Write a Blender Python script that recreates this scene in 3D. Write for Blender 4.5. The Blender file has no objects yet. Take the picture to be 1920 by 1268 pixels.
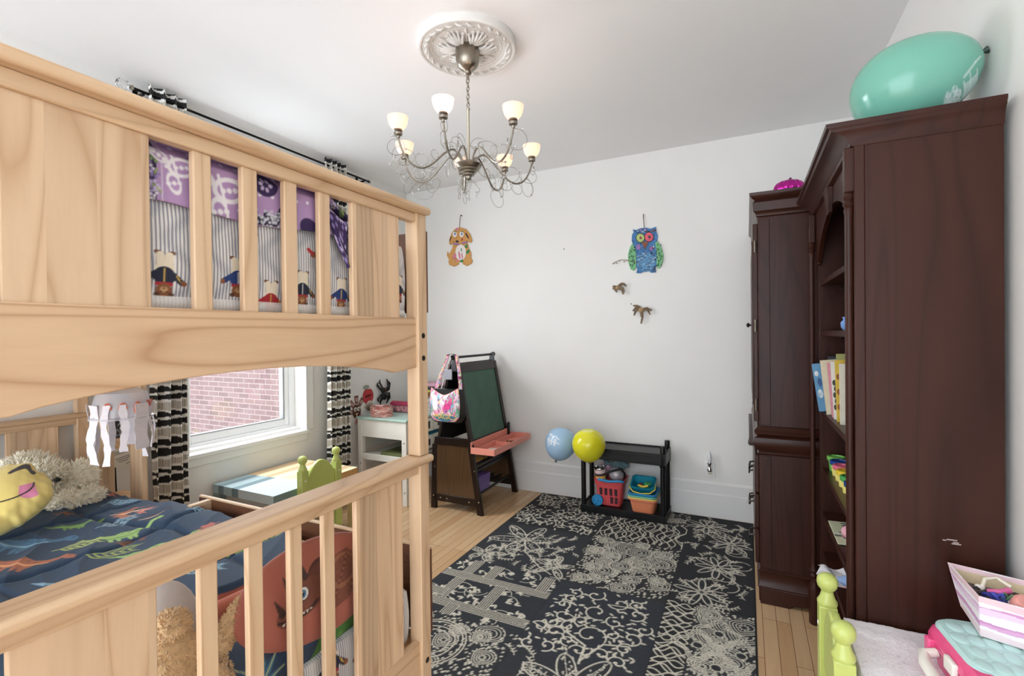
import bpy, bmesh, math, random
import numpy as np
from mathutils import Vector, Matrix, Euler
random.seed(7); rng = np.random.RandomState(7)
scn = bpy.context.scene
COL = scn.collection
# ---------------------------------------------------------------- camera, world, light, exposure
F_PX = 897.38
YAW, PITCH, ROLL = math.radians(26.133), math.radians(-0.430), math.radians(-0.640)
EYE = np.array([0.0, 0.0, 1.36])
_f = np.array([-math.sin(YAW)*math.cos(PITCH), math.cos(YAW)*math.cos(PITCH), math.sin(PITCH)])
_r0 = np.array([math.cos(YAW), math.sin(YAW), 0.0]); _u0 = np.cross(_r0, _f)
_r = math.cos(ROLL)*_r0 + math.sin(ROLL)*_u0
_u = -math.sin(ROLL)*_r0 + math.cos(ROLL)*_u0
cam_data = bpy.data.cameras.new('camera'); cam = bpy.data.objects.new('camera', cam_data); COL.objects.link(cam)
cam_data.sensor_width = 36.0; cam_data.lens = F_PX/1920*36.0; cam_data.clip_start = 0.02
M = Matrix(((_r[0], _u[0], -_f[0], EYE[0]), (_r[1], _u[1], -_f[1], EYE[1]), (_r[2], _u[2], -_f[2], EYE[2]), (0, 0, 0, 1)))
cam.matrix_world = M
scn.camera = cam
scn.view_settings.view_transform = 'Standard'; scn.view_settings.look = 'None'
scn.view_settings.gamma = 1.0; scn.view_settings.use_curve_mapping = False
scn.view_settings.exposure = 2.3
world = bpy.data.worlds.new('world'); scn.world = world; world.use_nodes = True
bg = world.node_tree.nodes['Background']; bg.inputs[0].default_value = (0.86, 0.94, 1.03, 1); bg.inputs[1].default_value = 1.0
# daylight falling through the window, plus world fill through the rear, left open for light
def area(name, loc, direction, sx, sy, energy, color=(1, 1, 1)):
    l = bpy.data.lights.new(name, 'AREA'); l.shape = 'RECTANGLE'; l.size = sx; l.size_y = sy; l.energy = energy; l.color = color
    o = bpy.data.objects.new(name, l); COL.objects.link(o); o.location = loc
    o.rotation_euler = Vector(direction).to_track_quat('-Z', 'Y').to_euler()
    return o
area('window_daylight', (-3.30, 2.12, 1.95), (1, 0, -1.3), 0.85, 1.15, 8, (0.95, 0.98, 1.0))

# ---------------------------------------------------------------- pixel -> point on a plane
def _ray(x, y): return _r*(x-960)/F_PX - _u*(y-634)/F_PX + _f
def on_z(x, y, z): d = _ray(x, y); return EYE + d*((z-EYE[2])/d[2])
def on_x(x, y, X): d = _ray(x, y); return EYE + d*((X-EYE[0])/d[0])
def on_y(x, y, Y): d = _ray(x, y); return EYE + d*((Y-EYE[1])/d[1])

# ---------------------------------------------------------------- colours and materials
def lin(c):
    o = []
    for v in c[:3]:
        v = v/255.0
        o.append(v/12.92 if v <= 0.04045 else ((v+0.055)/1.055)**2.4)
    return tuple(o)
def rgba(c): return lin(c)+(1.0,)
class NT:
    def __init__(s, name):
        s.m = bpy.data.materials.new(name); s.m.use_nodes = True
        s.t = s.m.node_tree; s.b = s.t.nodes['Principled BSDF']; s.out = s.t.nodes['Material Output']
    def n(s, kind, **kw):
        nd = s.t.nodes.new('ShaderNode'+kind)
        for k, v in kw.items(): setattr(nd, k, v)
        return nd
    def l(s, a, b): s.t.links.new(a, b)
    def math(s, op, a, b=None):
        nd = s.n('Math', operation=op)
        for i, v in enumerate((a, b)):
            if v is None: continue
            if isinstance(v, (int, float)): nd.inputs[i].default_value = v
            else: s.l(v, nd.inputs[i])
        return nd.outputs[0]
    def mix(s, fac, a, b, mode='MIX'):
        nd = s.n('Mix', data_type='RGBA', blend_type=mode)
        for i, v in ((0, fac), (6, a), (7, b)):
            if isinstance(v, (int, float)): nd.inputs[i].default_value = v
            elif isinstance(v, tuple): nd.inputs[i].default_value = v
            else: s.l(v, nd.inputs[i])
        return nd.outputs[2]
    def ramp(s, fac, stops):
        nd = s.n('ValToRGB'); cr = nd.color_ramp
        while len(cr.elements) < len(stops): cr.elements.new(0.5)
        for e, (p, c) in zip(cr.elements, stops): e.position = p; e.color = c if len(c) == 4 else tuple(c)+(1,)
        s.l(fac, nd.inputs[0]); return nd.outputs[0]
    def coords(s, scale=(1, 1, 1), loc=(0, 0, 0), rot=(0, 0, 0), kind='Object'):
        tc = s.n('TexCoord'); mp = s.n('Mapping'); s.l(tc.outputs[kind], mp.inputs[0])
        mp.inputs['Scale'].default_value = scale; mp.inputs['Location'].default_value = loc; mp.inputs['Rotation'].default_value = rot
        return mp.outputs[0]
    def noise(s, vec, scale=5, detail=4, rough=0.5, dist=0):
        nd = s.n('TexNoise'); nd.inputs['Scale'].default_value = scale; nd.inputs['Detail'].default_value = detail
        nd.inputs['Roughness'].default_value = rough; nd.inputs['Distortion'].default_value = dist
        if vec is not None: s.l(vec, nd.inputs['Vector'])
        return nd.outputs['Fac']
    def bump(s, h, strength=0.2, dist=0.01):
        nd = s.n('Bump'); nd.inputs['Strength'].default_value = strength; nd.inputs['Distance'].default_value = dist
        s.l(h, nd.inputs['Height']); s.l(nd.outputs[0], s.b.inputs['Normal'])
def plain(name, c, rough=0.5, metal=0.0, noise=0.06, nscale=40, bump=0.0, spec=0.5, **kw):
    t = NT(name); b = t.b
    b.inputs['Roughness'].default_value = rough; b.inputs['Metallic'].default_value = metal
    b.inputs['Specular IOR Level'].default_value = spec
    base = rgba(c)
    v = t.noise(t.coords(), nscale, 3)
    lo = tuple(x*(1-noise) for x in base[:3])+(1,); hi = tuple(min(1, x*(1+noise)) for x in base[:3])+(1,)
    t.l(t.ramp(v, [(0.3, lo), (0.7, hi)]), b.inputs['Base Color'])
    if bump: t.bump(v, bump, 0.004)
    for k, x in kw.items(): b.inputs[k].default_value = x
    return t.m
def wood(name, base, dark, axis=2, board=None, rough=0.38, contrast=1.0, scale=1.0, coat=0.0, spec=0.4):
    """grain runs along `axis`; board=(axis, [edges...]) gives each glued board its own tone"""
    t = NT(name)
    sc = [9.0*scale]*3; sc[axis] = 0.8*scale
    co = t.coords(tuple(sc))
    if board is not None:
        sep = t.n('SeparateXYZ'); t.l(t.coords(), sep.inputs[0])
        k = t.math('FLOOR', t.math('DIVIDE', t.math('ADD', sep.outputs[board[0]], board[2]), board[1]))
        wn = t.n('TexWhiteNoise', noise_dimensions='1D'); t.l(k, wn.inputs['W'])
        off = t.n('VectorMath', operation='MULTIPLY'); t.l(wn.outputs['Color'], off.inputs[0]); off.inputs[1].default_value = (7, 7, 7)
        ad = t.n('VectorMath', operation='ADD'); t.l(co, ad.inputs[0]); t.l(off.outputs[0], ad.inputs[1]); co = ad.outputs[0]
    n1 = t.noise(co, 0.8, 1.5, 0.4, 0.5)
    rings = t.math('FRACT', t.math('MULTIPLY', n1, 11.0))
    ring = t.math('POWER', t.math('SUBTRACT', 1.0, t.math('ABSOLUTE', t.math('SUBTRACT', t.math('MULTIPLY', rings, 2.0), 1.0))), 3.5)
    fine = t.noise(co, 9, 4, 0.65)
    b4, d4 = rgba(base), rgba(dark)
    c1 = t.mix(t.math('MULTIPLY', ring, 0.52*contrast), b4, d4)
    c2 = t.mix(t.math('MULTIPLY', fine, 0.32*contrast), c1, d4)
    if board is not None:
        hs = t.n('HueSaturation'); t.l(c2, hs.inputs['Color'])
        t.l(t.math('ADD', t.math('MULTIPLY', wn.outputs['Value'], 0.36), 0.80), hs.inputs['Value'])
        c2 = hs.outputs[0]
    t.l(c2, t.b.inputs['Base Color']); t.b.inputs['Roughness'].default_value = rough; t.b.inputs['Specular IOR Level'].default_value = spec
    t.b.inputs['Coat Weight'].default_value = coat; t.b.inputs['Coat Roughness'].default_value = 0.15
    t.bump(fine, 0.05, 0.002)
    return t.m
def painted(name, rough=0.75, sheen=0.0, bump=0.0, bscale=300, metal=0.0, coat=0.0):
    t = NT(name); a = t.n('Attribute', attribute_name='Col')
    t.l(a.outputs['Color'], t.b.inputs['Base Color']); t.b.inputs['Roughness'].default_value = rough
    t.b.inputs['Sheen Weight'].default_value = sheen; t.b.inputs['Metallic'].default_value = metal
    t.b.inputs['Coat Weight'].default_value = coat
    if bump: t.bump(t.noise(t.coords(), bscale, 3), bump, 0.003)
    return t.m
def emis(name, c, strength, base=(255, 255, 255)):
    t = NT(name); t.b.inputs['Base Color'].default_value = rgba(base); t.b.inputs['Emission Color'].default_value = rgba(c)
    t.b.inputs['Emission Strength'].default_value = strength; return t.m

# ---------------------------------------------------------------- object helpers
def empty(name, loc, label=None, cat=None, group=None, rz=0.0):
    o = bpy.data.objects.new(name, None); COL.objects.link(o); o.location = loc; o.rotation_euler = (0, 0, rz); o.empty_display_size = 0.05
    if label: tag(o, label, cat, group)
    return o
def tag(o, label, cat, group=None):
    o['label'] = label; o['category'] = cat
    if group: o['group'] = group
    return o
def struct(o): o['kind'] = 'structure'; return o
def rel(loc, rz=0):
    """world -> local of a thing at loc turned rz"""
    return (Matrix.Translation(Vector(loc)) @ Matrix.Rotation(rz, 4, 'Z')).inverted()
class B:
    def __init__(s): s.bm = bmesh.new()
    def box(s, x0, x1, y0, y1, z0, z1, mat=None):
        vs = [s.bm.verts.new((x, y, z)) for x in (x0, x1) for y in (y0, y1) for z in (z0, z1)]
        if mat is not None:
            for v in vs: v.co = mat @ v.co
        for f in ((0, 1, 3, 2), (4, 6, 7, 5), (0, 4, 5, 1), (2, 3, 7, 6), (0, 2, 6, 4), (1, 5, 7, 3)):
            s.bm.faces.new([vs[i] for i in f])
        return s
    def hexa(s, bottom, top):
        """box from two quads of points (same winding)"""
        a = [s.bm.verts.new(p) for p in bottom]; b = [s.bm.verts.new(p) for p in top]; n = len(a)
        s.bm.faces.new(a[::-1]); s.bm.faces.new(b)
        for i in range(n): s.bm.faces.new((a[i], a[(i+1) % n], b[(i+1) % n], b[i]))
        return s
    def loft(s, rings, cap=True, closed=True):
        R = [[s.bm.verts.new(p) for p in r] for r in rings]; n = len(R[0])
        for a, b in zip(R, R[1:]):
            for i in range(n if closed else n-1):
                s.bm.faces.new((a[i], a[(i+1) % n], b[(i+1) % n], b[i]))
        if cap and closed:
            s.bm.faces.new(R[0][::-1]); s.bm.faces.new(R[-1])
        return s
    def frame(s, d):
        d = Vector(d).normalized(); a = Vector((0, 0, 1)) if abs(d.z) < 0.95 else Vector((1, 0, 0))
        u = d.cross(a).normalized(); return u, d.cross(u).normalized()
    def cyl(s, p0, p1, r0, r1=None, n=16, cap=True):
        r1 = r0 if r1 is None else r1; p0, p1 = Vector(p0), Vector(p1); u, v = s.frame(p1-p0)
        ring = lambda p, r: [p+(u*math.cos(2*math.pi*i/n)+v*math.sin(2*math.pi*i/n))*r for i in range(n)]
        return s.loft([ring(p0, r0), ring(p1, r1)], cap)
    def lathe(s, prof, c=(0, 0, 0), axis=(0, 0, 1), n=24, cap=True):
        """prof: (radius, height along axis)"""
        c = Vector(c); d = Vector(axis).normalized(); u, v = s.frame(d)
        return s.loft([[c+d*h+(u*math.cos(2*math.pi*i/n)+v*math.sin(2*math.pi*i/n))*max(r, 1e-5) for i in range(n)] for r, h in prof], cap)
    def tube(s, pts, r, n=8, cap=True):
        pts = [Vector(p) for p in pts]; k = len(pts); rr = r if isinstance(r, (list, tuple)) else [r]*k
        rings = []; u = None
        for i in range(k):
            t = (pts[min(i+1, k-1)]-pts[max(i-1, 0)]).normalized()
            if u is None: u, _ = s.frame(t)
            u = (u-t*u.dot(t)).normalized(); v = t.cross(u)
            rings.append([pts[i]+(u*math.cos(2*math.pi*j/n)+v*math.sin(2*math.pi*j/n))*rr[i] for j in range(n)])
        return s.loft(rings, cap)
    def ball(s, c, r, seg=16, rings=10, mat=None):
        r = r if isinstance(r, (list, tuple)) else (r, r, r); c = Vector(c); R = []
        for i in range(1, rings):
            a = math.pi*i/rings
            R.append([Vector((math.sin(a)*math.cos(2*math.pi*j/seg)*r[0], math.sin(a)*math.sin(2*math.pi*j/seg)*r[1], math.cos(a)*r[2])) for j in range(seg)])
        top, bot = Vector((0, 0, r[2])), Vector((0, 0, -r[2]))
        f = (lambda p: c+(mat @ p)) if mat is not None else (lambda p: c+p)
        V = [[s.bm.verts.new(f(p)) for p in q] for q in R]; a = s.bm.verts.new(f(top)); b = s.bm.verts.new(f(bot))
        for i in range(seg):
            j = (i+1) % seg
            s.bm.faces.new((a, V[0][i], V[0][j])); s.bm.faces.new((b, V[-1][j], V[-1][i]))
            for p, q in zip(V, V[1:]): s.bm.faces.new((p[i], q[i], q[j], p[j]))
        return s
    def prism(s, poly, axis, a0, a1):
        """2D polygon extruded along axis ('x','y','z'); poly coords are the two other axes in order"""
        mk = {'x': lambda p, h: (h, p[0], p[1]), 'y': lambda p, h: (p[0], h, p[1]), 'z': lambda p, h: (p[0], p[1], h)}[axis]
        a = [s.bm.verts.new(mk(p, a0)) for p in poly]; b = [s.bm.verts.new(mk(p, a1)) for p in poly]; n = len(a)
        s.bm.faces.new(a[::-1]); s.bm.faces.new(b)
        for i in range(n): s.bm.faces.new((a[i], a[(i+1) % n], b[(i+1) % n], b[i]))
        return s
    def strip(s, pts, w, t, side):
        """ribbon along pts, width w along vector side, thickness t"""
        pts = [Vector(p) for p in pts]; side = Vector(side).normalized(); rings = []
        for i, p in enumerate(pts):
            d = (pts[min(i+1, len(pts)-1)]-pts[max(i-1, 0)]).normalized(); nrm = d.cross(side).normalized()
            ww = w[i] if isinstance(w, (list, tuple)) else w
            rings.append([p+side*ww/2+nrm*t/2, p-side*ww/2+nrm*t/2, p-side*ww/2-nrm*t/2, p+side*ww/2-nrm*t/2])
        return s.loft(rings)
    def move(s, mat):
        for v in s.bm.verts: v.co = mat @ v.co
        return s
    def done(s, name, mat, parent=None, bevel=0.0, smooth=True, seg=2, sub=0):
        bmesh.ops.recalc_face_normals(s.bm, faces=s.bm.faces[:])
        if parent is not None:
            top = parent
            while top.parent is not None: top = top.parent
            inv = (Matrix.Translation(top.location) @ top.rotation_euler.to_matrix().to_4x4()).inverted()
            s.bm.transform(inv)
        me = bpy.data.meshes.new(name); s.bm.to_mesh(me); s.bm.free()
        return link(name, me, mat, parent, bevel, smooth, seg, sub)
def link(name, me, mat, parent=None, bevel=0.0, smooth=True, seg=2, sub=0):
    o = bpy.data.objects.new(name, me); COL.objects.link(o); me.materials.append(mat)
    if smooth:
        me.polygons.foreach_set('use_smooth', [True]*len(me.polygons))
        try: me.set_sharp_from_angle(angle=math.radians(38))
        except Exception: pass
    if bevel:
        md = o.modifiers.new('bevel', 'BEVEL'); md.width = bevel; md.segments = seg; md.limit_method = 'ANGLE'; md.angle_limit = math.radians(40); md.harden_normals = False
    if sub:
        md = o.modifiers.new('sub', 'SUBSURF'); md.levels = sub; md.render_levels = sub
    if parent is not None: o.parent = parent
    return o
def settle(B_, loc):
    """top-level single mesh: origin moved to its base"""
    B_.move(Matrix.Translation(-Vector(loc))); return B_
def solo(b, name, mat, label, cat, group=None, **kw):
    lo = [min(v.co[i] for v in b.bm.verts) for i in range(3)]; hi = [max(v.co[i] for v in b.bm.verts) for i in range(3)]
    loc = Vector(((lo[0]+hi[0])/2, (lo[1]+hi[1])/2, lo[2]))
    b.bm.transform(Matrix.Translation(-loc)); o = b.done(name, mat, None, **kw); o.location = loc
    return tag(o, label, cat, group)
def copy_tree(o, parent=None):
    c = o.copy(); COL.objects.link(c)
    if parent is not None: c.parent = parent
    for ch in list(o.children): copy_tree(ch, c)
    return c
# ---------------------------------------------------------------- painting printed patterns on dense meshes
class Canvas:
    def __init__(s, X, Y, soft, base):
        s.X, s.Y, s.soft = X, Y, soft
        s.C = np.empty(X.shape+(3,)); s.C[:] = lin(base)
    def put(s, m, a, col):
        a = a[:, None]; s.C[m] = s.C[m]*(1-a)+np.array(lin(col))*a
    def box(s, x0, x1, y0, y1): return (s.X > x0) & (s.X < x1) & (s.Y > y0) & (s.Y < y1)
    def ell(s, cx, cy, rx, ry, ang, col):
        R = max(rx, ry)+s.soft; m = s.box(cx-R, cx+R, cy-R, cy+R)
        if not m.any(): return
        dx, dy = s.X[m]-cx, s.Y[m]-cy; c, q = math.cos(ang), math.sin(ang)
        u, v = dx*c+dy*q, -dx*q+dy*c
        d = (np.sqrt((u/rx)**2+(v/ry)**2)-1)*min(rx, ry)
        s.put(m, np.clip(0.5-d/s.soft, 0, 1), col)
    def ring(s, cx, cy, r, w, col):
        R = r+w+s.soft; m = s.box(cx-R, cx+R, cy-R, cy+R)
        if not m.any(): return
        d = np.abs(np.hypot(s.X[m]-cx, s.Y[m]-cy)-r)-w/2
        s.put(m, np.clip(0.5-d/s.soft, 0, 1), col)
    def line(s, pts, w, col):
        for i in range(len(pts)-1):
            (ax, ay), (bx, by) = pts[i][:2], pts[i+1][:2]
            w0, w1 = (w[i], w[i+1]) if isinstance(w, (list, tuple)) else (w, w)
            R = max(w0, w1)/2+s.soft
            m = s.box(min(ax, bx)-R, max(ax, bx)+R, min(ay, by)-R, max(ay, by)+R)
            if not m.any(): continue
            px, py = s.X[m]-ax, s.Y[m]-ay; dx, dy = bx-ax, by-ay; L = dx*dx+dy*dy+1e-12
            t = np.clip((px*dx+py*dy)/L, 0, 1)
            d = np.hypot(px-t*dx, py-t*dy)-(w0+(w1-w0)*t)/2
            s.put(m, np.clip(0.5-d/s.soft, 0, 1), col)
    def poly(s, pts, col):
        xs, ys = [p[0] for p in pts], [p[1] for p in pts]; m = s.box(min(xs), max(xs), min(ys), max(ys))
        if not m.any(): return
        px, py = s.X[m], s.Y[m]; ins = np.zeros(px.shape, bool); n = len(pts)
        for i in range(n):
            x0, y0 = pts[i]; x1, y1 = pts[(i+1) % n]
            if y0 == y1: continue
            ins ^= ((y0 > py) != (y1 > py)) & (px < (x1-x0)*(py-y0)/(y1-y0)+x0)
        s.put(m, ins.astype(float), col)
def grid_mesh(name, P, C, mat, parent=None, loc=None, solid=0.0, closed_u=False, smooth=True):
    """P: (n,m,3) points in world space, C: (n,m,3) linear colours"""
    n, m = P.shape[:2]
    P = P.astype(float)
    if parent is not None:
        top = parent
        while top.parent is not None: top = top.parent
        inv = np.array((Matrix.Translation(top.location) @ top.rotation_euler.to_matrix().to_4x4()).inverted())
        P = P @ inv[:3, :3].T+inv[:3, 3]
    elif loc is not None: P = P-np.array(loc)
    idx = np.arange(n*m).reshape(n, m)
    a, b, c, d = idx[:-1, :-1], idx[1:, :-1], idx[1:, 1:], idx[:-1, 1:]
    F = np.stack([a, b, c, d], -1).reshape(-1, 4)
    if closed_u: F = np.concatenate([F, np.stack([idx[-1, :-1], idx[0, :-1], idx[0, 1:], idx[-1, 1:]], -1).reshape(-1, 4)])
    me = bpy.data.meshes.new(name)
    me.vertices.add(n*m); me.vertices.foreach_set('co', P.reshape(-1).astype(np.float32))
    me.loops.add(len(F)*4); me.loops.foreach_set('vertex_index', F.reshape(-1).astype(np.int32))
    me.polygons.add(len(F)); me.polygons.foreach_set('loop_start', np.arange(0, len(F)*4, 4, dtype=np.int32))
    me.update(calc_edges=True)
    ca = me.color_attributes.new('Col', 'FLOAT_COLOR', 'POINT')
    ca.data.foreach_set('color', np.concatenate([C.reshape(-1, 3), np.ones((n*m, 1))], 1).reshape(-1).astype(np.float32))
    o = bpy.data.objects.new(name, me); COL.objects.link(o); me.materials.append(mat)
    if smooth: me.polygons.foreach_set('use_smooth', [True]*len(me.polygons))
    if parent is not None: o.parent = parent
    elif loc is not None: o.location = loc
    if solid:
        md = o.modifiers.new('thick', 'SOLIDIFY'); md.thickness = solid; md.offset = -1
    return o
def uv(n, m): return np.meshgrid(np.linspace(0, 1, n), np.linspace(0, 1, m), indexing='ij')
def fbm(X, Y, s, seed=0, octs=3):
    r = np.random.RandomState(seed); o = np.zeros(X.shape)
    for k in range(octs):
        for j in range(4):
            a = r.uniform(0, 6.28); f = s*2**k*r.uniform(0.7, 1.3)
            o += np.sin((X*math.cos(a)+Y*math.sin(a))*f+r.uniform(0, 6.28))/2**k/4
    return o
def sgn(x): return -1 if x < 0 else 1
def arc(cx, cy, r, a0, a1, n=24): return [(cx+r*math.cos(a0+(a1-a0)*i/n), cy+r*math.sin(a0+(a1-a0)*i/n)) for i in range(n+1)]
def spiral(cx, cy, r, a0, turns, n=30, inner=0.15):
    return [(cx+r*(1-(1-inner)*i/n)*math.cos(a0+turns*6.283*i/n), cy+r*(1-(1-inner)*i/n)*math.sin(a0+turns*6.283*i/n)) for i in range(n+1)]
def text_mesh(s, size, depth=0.001):
    cu = bpy.data.curves.new('lettering', 'FONT'); cu.body = s; cu.size = size; cu.extrude = depth; cu.align_x = 'CENTER'; cu.align_y = 'CENTER'
    o = bpy.data.objects.new('lettering', cu); COL.objects.link(o); bpy.context.view_layer.update()
    me = bpy.data.meshes.new_from_object(o.evaluated_get(bpy.context.evaluated_depsgraph_get()))
    bpy.data.objects.remove(o); bpy.data.curves.remove(cu); return me
# ================================================================ materials
W_PAINT = plain('wall_paint', (238, 236, 232), 0.75, noise=0.012, nscale=3, spec=0.3)
C_PAINT = plain('ceiling_paint', (249, 248, 247), 0.8, noise=0.01, nscale=2, spec=0.3)
TRIM = plain('trim_white', (236, 235, 232), 0.4, noise=0.01, nscale=5)
VINYL = plain('vinyl_white', (240, 241, 242), 0.35, noise=0.01)
BIRCH_Z = wood('birch_vertical', (230, 200, 165), (176, 132, 92), 2, contrast=0.9)
BIRCH_P = wood('birch_panel', (230, 200, 166), (174, 130, 92), 2, board=(1, 0.0605, 0.0), contrast=1.0)
BIRCH_Y = wood('birch_cross', (228, 197, 161), (172, 128, 88), 1, contrast=0.9)
BIRCH_X = wood('birch_long', (227, 196, 159), (172, 128, 88), 0, contrast=0.9)
CHERRY = wood('cherry_dark', (64, 35, 27), (30, 14, 10), 2, rough=0.36, contrast=0.9, scale=0.7, coat=0.03, spec=0.2)
CHERRY_Y = wood('cherry_dark_cross', (62, 31, 22), (29, 14, 10), 1, rough=0.34, contrast=0.9, scale=0.7, coat=0.04, spec=0.22)
CHERRY_X = wood('cherry_dark_deep', (63, 32, 23), (30, 14, 10), 0, rough=0.32, contrast=0.9, scale=0.7, coat=0.06, spec=0.25)
ESPRESSO = wood('espresso_wood', (34, 21, 17), (12, 8, 7), 2, rough=0.28, contrast=0.9, coat=0.15, spec=0.3)
BLACKP = plain('black_plastic', (15, 15, 16), 0.36, noise=0.1, spec=0.35)
CHALK = plain('chalkboard_green', (70, 104, 88), 0.7, noise=0.14, nscale=9)
CORAL = plain('coral_plastic', (236, 154, 136), 0.35, noise=0.02)
LIME = plain('lime_paint', (190, 202, 112), 0.32, noise=0.03)
CHROME = plain('chrome', (210, 210, 212), 0.15, 1.0, noise=0.02)
NICKEL = plain('brushed_nickel', (150, 142, 130), 0.33, 1.0, noise=0.05)
BLACKM = plain('black_metal', (24, 22, 22), 0.3, 0.8)
CRYSTAL = plain('crystal', (250, 250, 250), 0.02, noise=0.0, **{'Transmission Weight': 1.0, 'IOR': 1.5})
WHITE = plain('white_paint', (238, 234, 224), 0.45, noise=0.03, nscale=8)
MINT = plain('mint_paint', (176, 203, 193), 0.4, noise=0.02)
PAPER = plain('paper', (240, 236, 226), 0.9, noise=0.02)
PRINT = painted('printed_cloth', 0.8, 0.03, 0.05)
PRINTP = painted('printed_paper', 0.6)
KNIT = painted('woven_rug', 0.95, 0.0, 0.25, 420)
BOLT = plain('bolt_black', (26, 22, 20), 0.4)
def col_plastic(n, c, r=0.35): return plain(n, c, r, noise=0.02)

# ================================================================ room shell
XL, XR, YB, YF, ZC = -3.005, 0.627, 3.80, -2.4, 2.757
def floor_mat():
    t = NT('maple_floor')
    sep = t.n('SeparateXYZ'); t.l(t.coords(), sep.inputs[0])
    cb = t.n('CombineXYZ'); t.l(sep.outputs[1], cb.inputs[0]); t.l(sep.outputs[0], cb.inputs[1])
    br = t.n('TexBrick'); t.l(cb.outputs[0], br.inputs['Vector'])
    br.inputs['Scale'].default_value = 1.0; br.inputs['Brick Width'].default_value = 0.85; br.inputs['Row Height'].default_value = 0.058
    br.inputs['Mortar Size'].default_value = 0.0011; br.inputs['Mortar Smooth'].default_value = 0.1; br.offset = 0.37; br.offset_frequency = 3
    br.inputs['Color1'].default_value = (0, 0, 0, 1); br.inputs['Color2'].default_value = (1, 1, 1, 1); br.inputs['Mortar'].default_value = (0.5, 0.5, 0.5, 1)
    tone = t.ramp(br.outputs['Color'], [(0.0, rgba((212, 176, 134))), (0.5, rgba((224, 192, 152))), (1.0, rgba((202, 162, 118)))])
    g = t.noise(t.coords((26, 1.6, 1)), 1.6, 5, 0.6, 0.8)
    c = t.mix(t.math('MULTIPLY', g, 0.45), tone, rgba((176, 130, 86)))
    c = t.mix(br.outputs['Fac'], c, rgba((96, 62, 38)))
    t.l(c, t.b.inputs['Base Color']); t.b.inputs['Roughness'].default_value = 0.22
    return t.m
struct(B().box(XL-0.3, XR+0.2, YF, YB+0.2, -0.1, 0).done('floor', floor_mat(), smooth=False))
struct(B().box(XL-0.3, XR+0.2, YF, YB+0.2, ZC, ZC+0.1).done('ceiling', C_PAINT, smooth=False))
struct(B().box(XL-0.3, XR+0.2, YB, YB+0.12, 0, ZC).done('wall_back', W_PAINT, smooth=False))
struct(B().box(XR, XR+0.12, YF, YB, 0, ZC).done('wall_right', W_PAINT, smooth=False))
WY0, WY1, WZ0, WZ1 = 1.705, 2.548, 0.655, 2.42
w = B(); X0 = XL-0.2
w.box(X0, XL, YF, WY0, 0, ZC).box(X0, XL, WY1, YB, 0, ZC).box(X0, XL, WY0, WY1, 0, WZ0).box(X0, XL, WY0, WY1, WZ1, ZC)
struct(w.done('wall_left', W_PAINT, smooth=False))
# tall two step baseboards
def base_prof(s): return [(0, 0), (0.017*s, 0), (0.017*s, 0.168), (0.011*s, 0.178), (0.011*s, 0.243), (0.004*s, 0.258), (0, 0.258)]
b = B().prism([(YB-p[0]*1.0, p[1]) for p in base_prof(1)], 'x', XL, XR); struct(b.done('baseboard_back', TRIM, smooth=False))
b = B().prism([(XL+p[0], p[1]) for p in base_prof(1)], 'y', YF, YB); struct(b.done('baseboard_left', TRIM, smooth=False))
b = B().prism([(XR-p[0], p[1]) for p in base_prof(1)], 'y', YF, YB); struct(b.done('baseboard_right', TRIM, smooth=False))
# window: reveal, vinyl sash, panes, sill, casing
win = struct(empty('window_1', (XL-0.12, (WY0+WY1)/2, WZ0)))
gx = XL-0.13
b = B(); y0, y1 = WY0, WY1
b.box(gx-0.03, gx+0.03, y0, y0+0.045, WZ0, WZ1).box(gx-0.03, gx+0.03, y1-0.045, y1, WZ0, WZ1)
b.box(gx-0.03, gx+0.03, y0+0.045, y1-0.045, WZ0, WZ0+0.04).box(gx-0.03, gx+0.03, y0+0.045, y1-0.045, WZ1-0.05, WZ1)
b.done('window_frame', VINYL, win, bevel=0.003)
b = B(); a0, a1 = y0+0.045, y1-0.045
b.box(gx-0.02, gx+0.02, a0, a0+0.04, WZ0+0.04, WZ1-0.05).box(gx-0.02, gx+0.02, a1-0.04, a1, WZ0+0.04, WZ1-0.05)
b.box(gx-0.02, gx+0.02, a0+0.04, a1-0.04, WZ0+0.04, WZ0+0.095).box(gx-0.02, gx+0.02, a0+0.04, a1-0.04, 1.66, 1.71).box(gx-0.02, gx+0.02, a0+0.04, a1-0.04, WZ1-0.1, WZ1-0.05)
b.done('window_sash', VINYL, win, bevel=0.004)
b = B(); b.box(gx-0.021, gx+0.021, a1-0.052, a1-0.04, WZ0+0.095, 1.66).box(gx-0.021, gx+0.021, a0+0.04, a1-0.04, WZ0+0.09, WZ0+0.097)
b.done('glazing_bead', plain('bead_grey', (150, 150, 152), 0.5), win)
gl = NT('window_glass'); tr = gl.n('BsdfTransparent'); gs = gl.n('BsdfGlossy'); gs.inputs['Roughness'].default_value = 0.02
mx = gl.n('MixShader'); mx.inputs[0].default_value = 0.06; gl.l(tr.outputs[0], mx.inputs[1]); gl.l(gs.outputs[0], mx.inputs[2]); gl.l(mx.outputs[0], gl.out.inputs[0])
B().box(gx-0.003, gx+0.003, a0+0.03, a1-0.03, WZ0+0.08, WZ1-0.08).done('window_pane', gl.m, win, smooth=False)
b = B().box(XL-0.11, XL+0.028, WY0-0.06, WY1+0.02, WZ0-0.024, WZ0+.003).box(XL, XL+0.014, WY0-0.05, WY1+0.02, WZ0-0.075, WZ0-0.024)
b.box(XL-0.105, XL-0.05, WY0, WY1, WZ0-.002, WZ0+0.022)
b.done('window_sill', TRIM, win, bevel=0.004)
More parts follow.
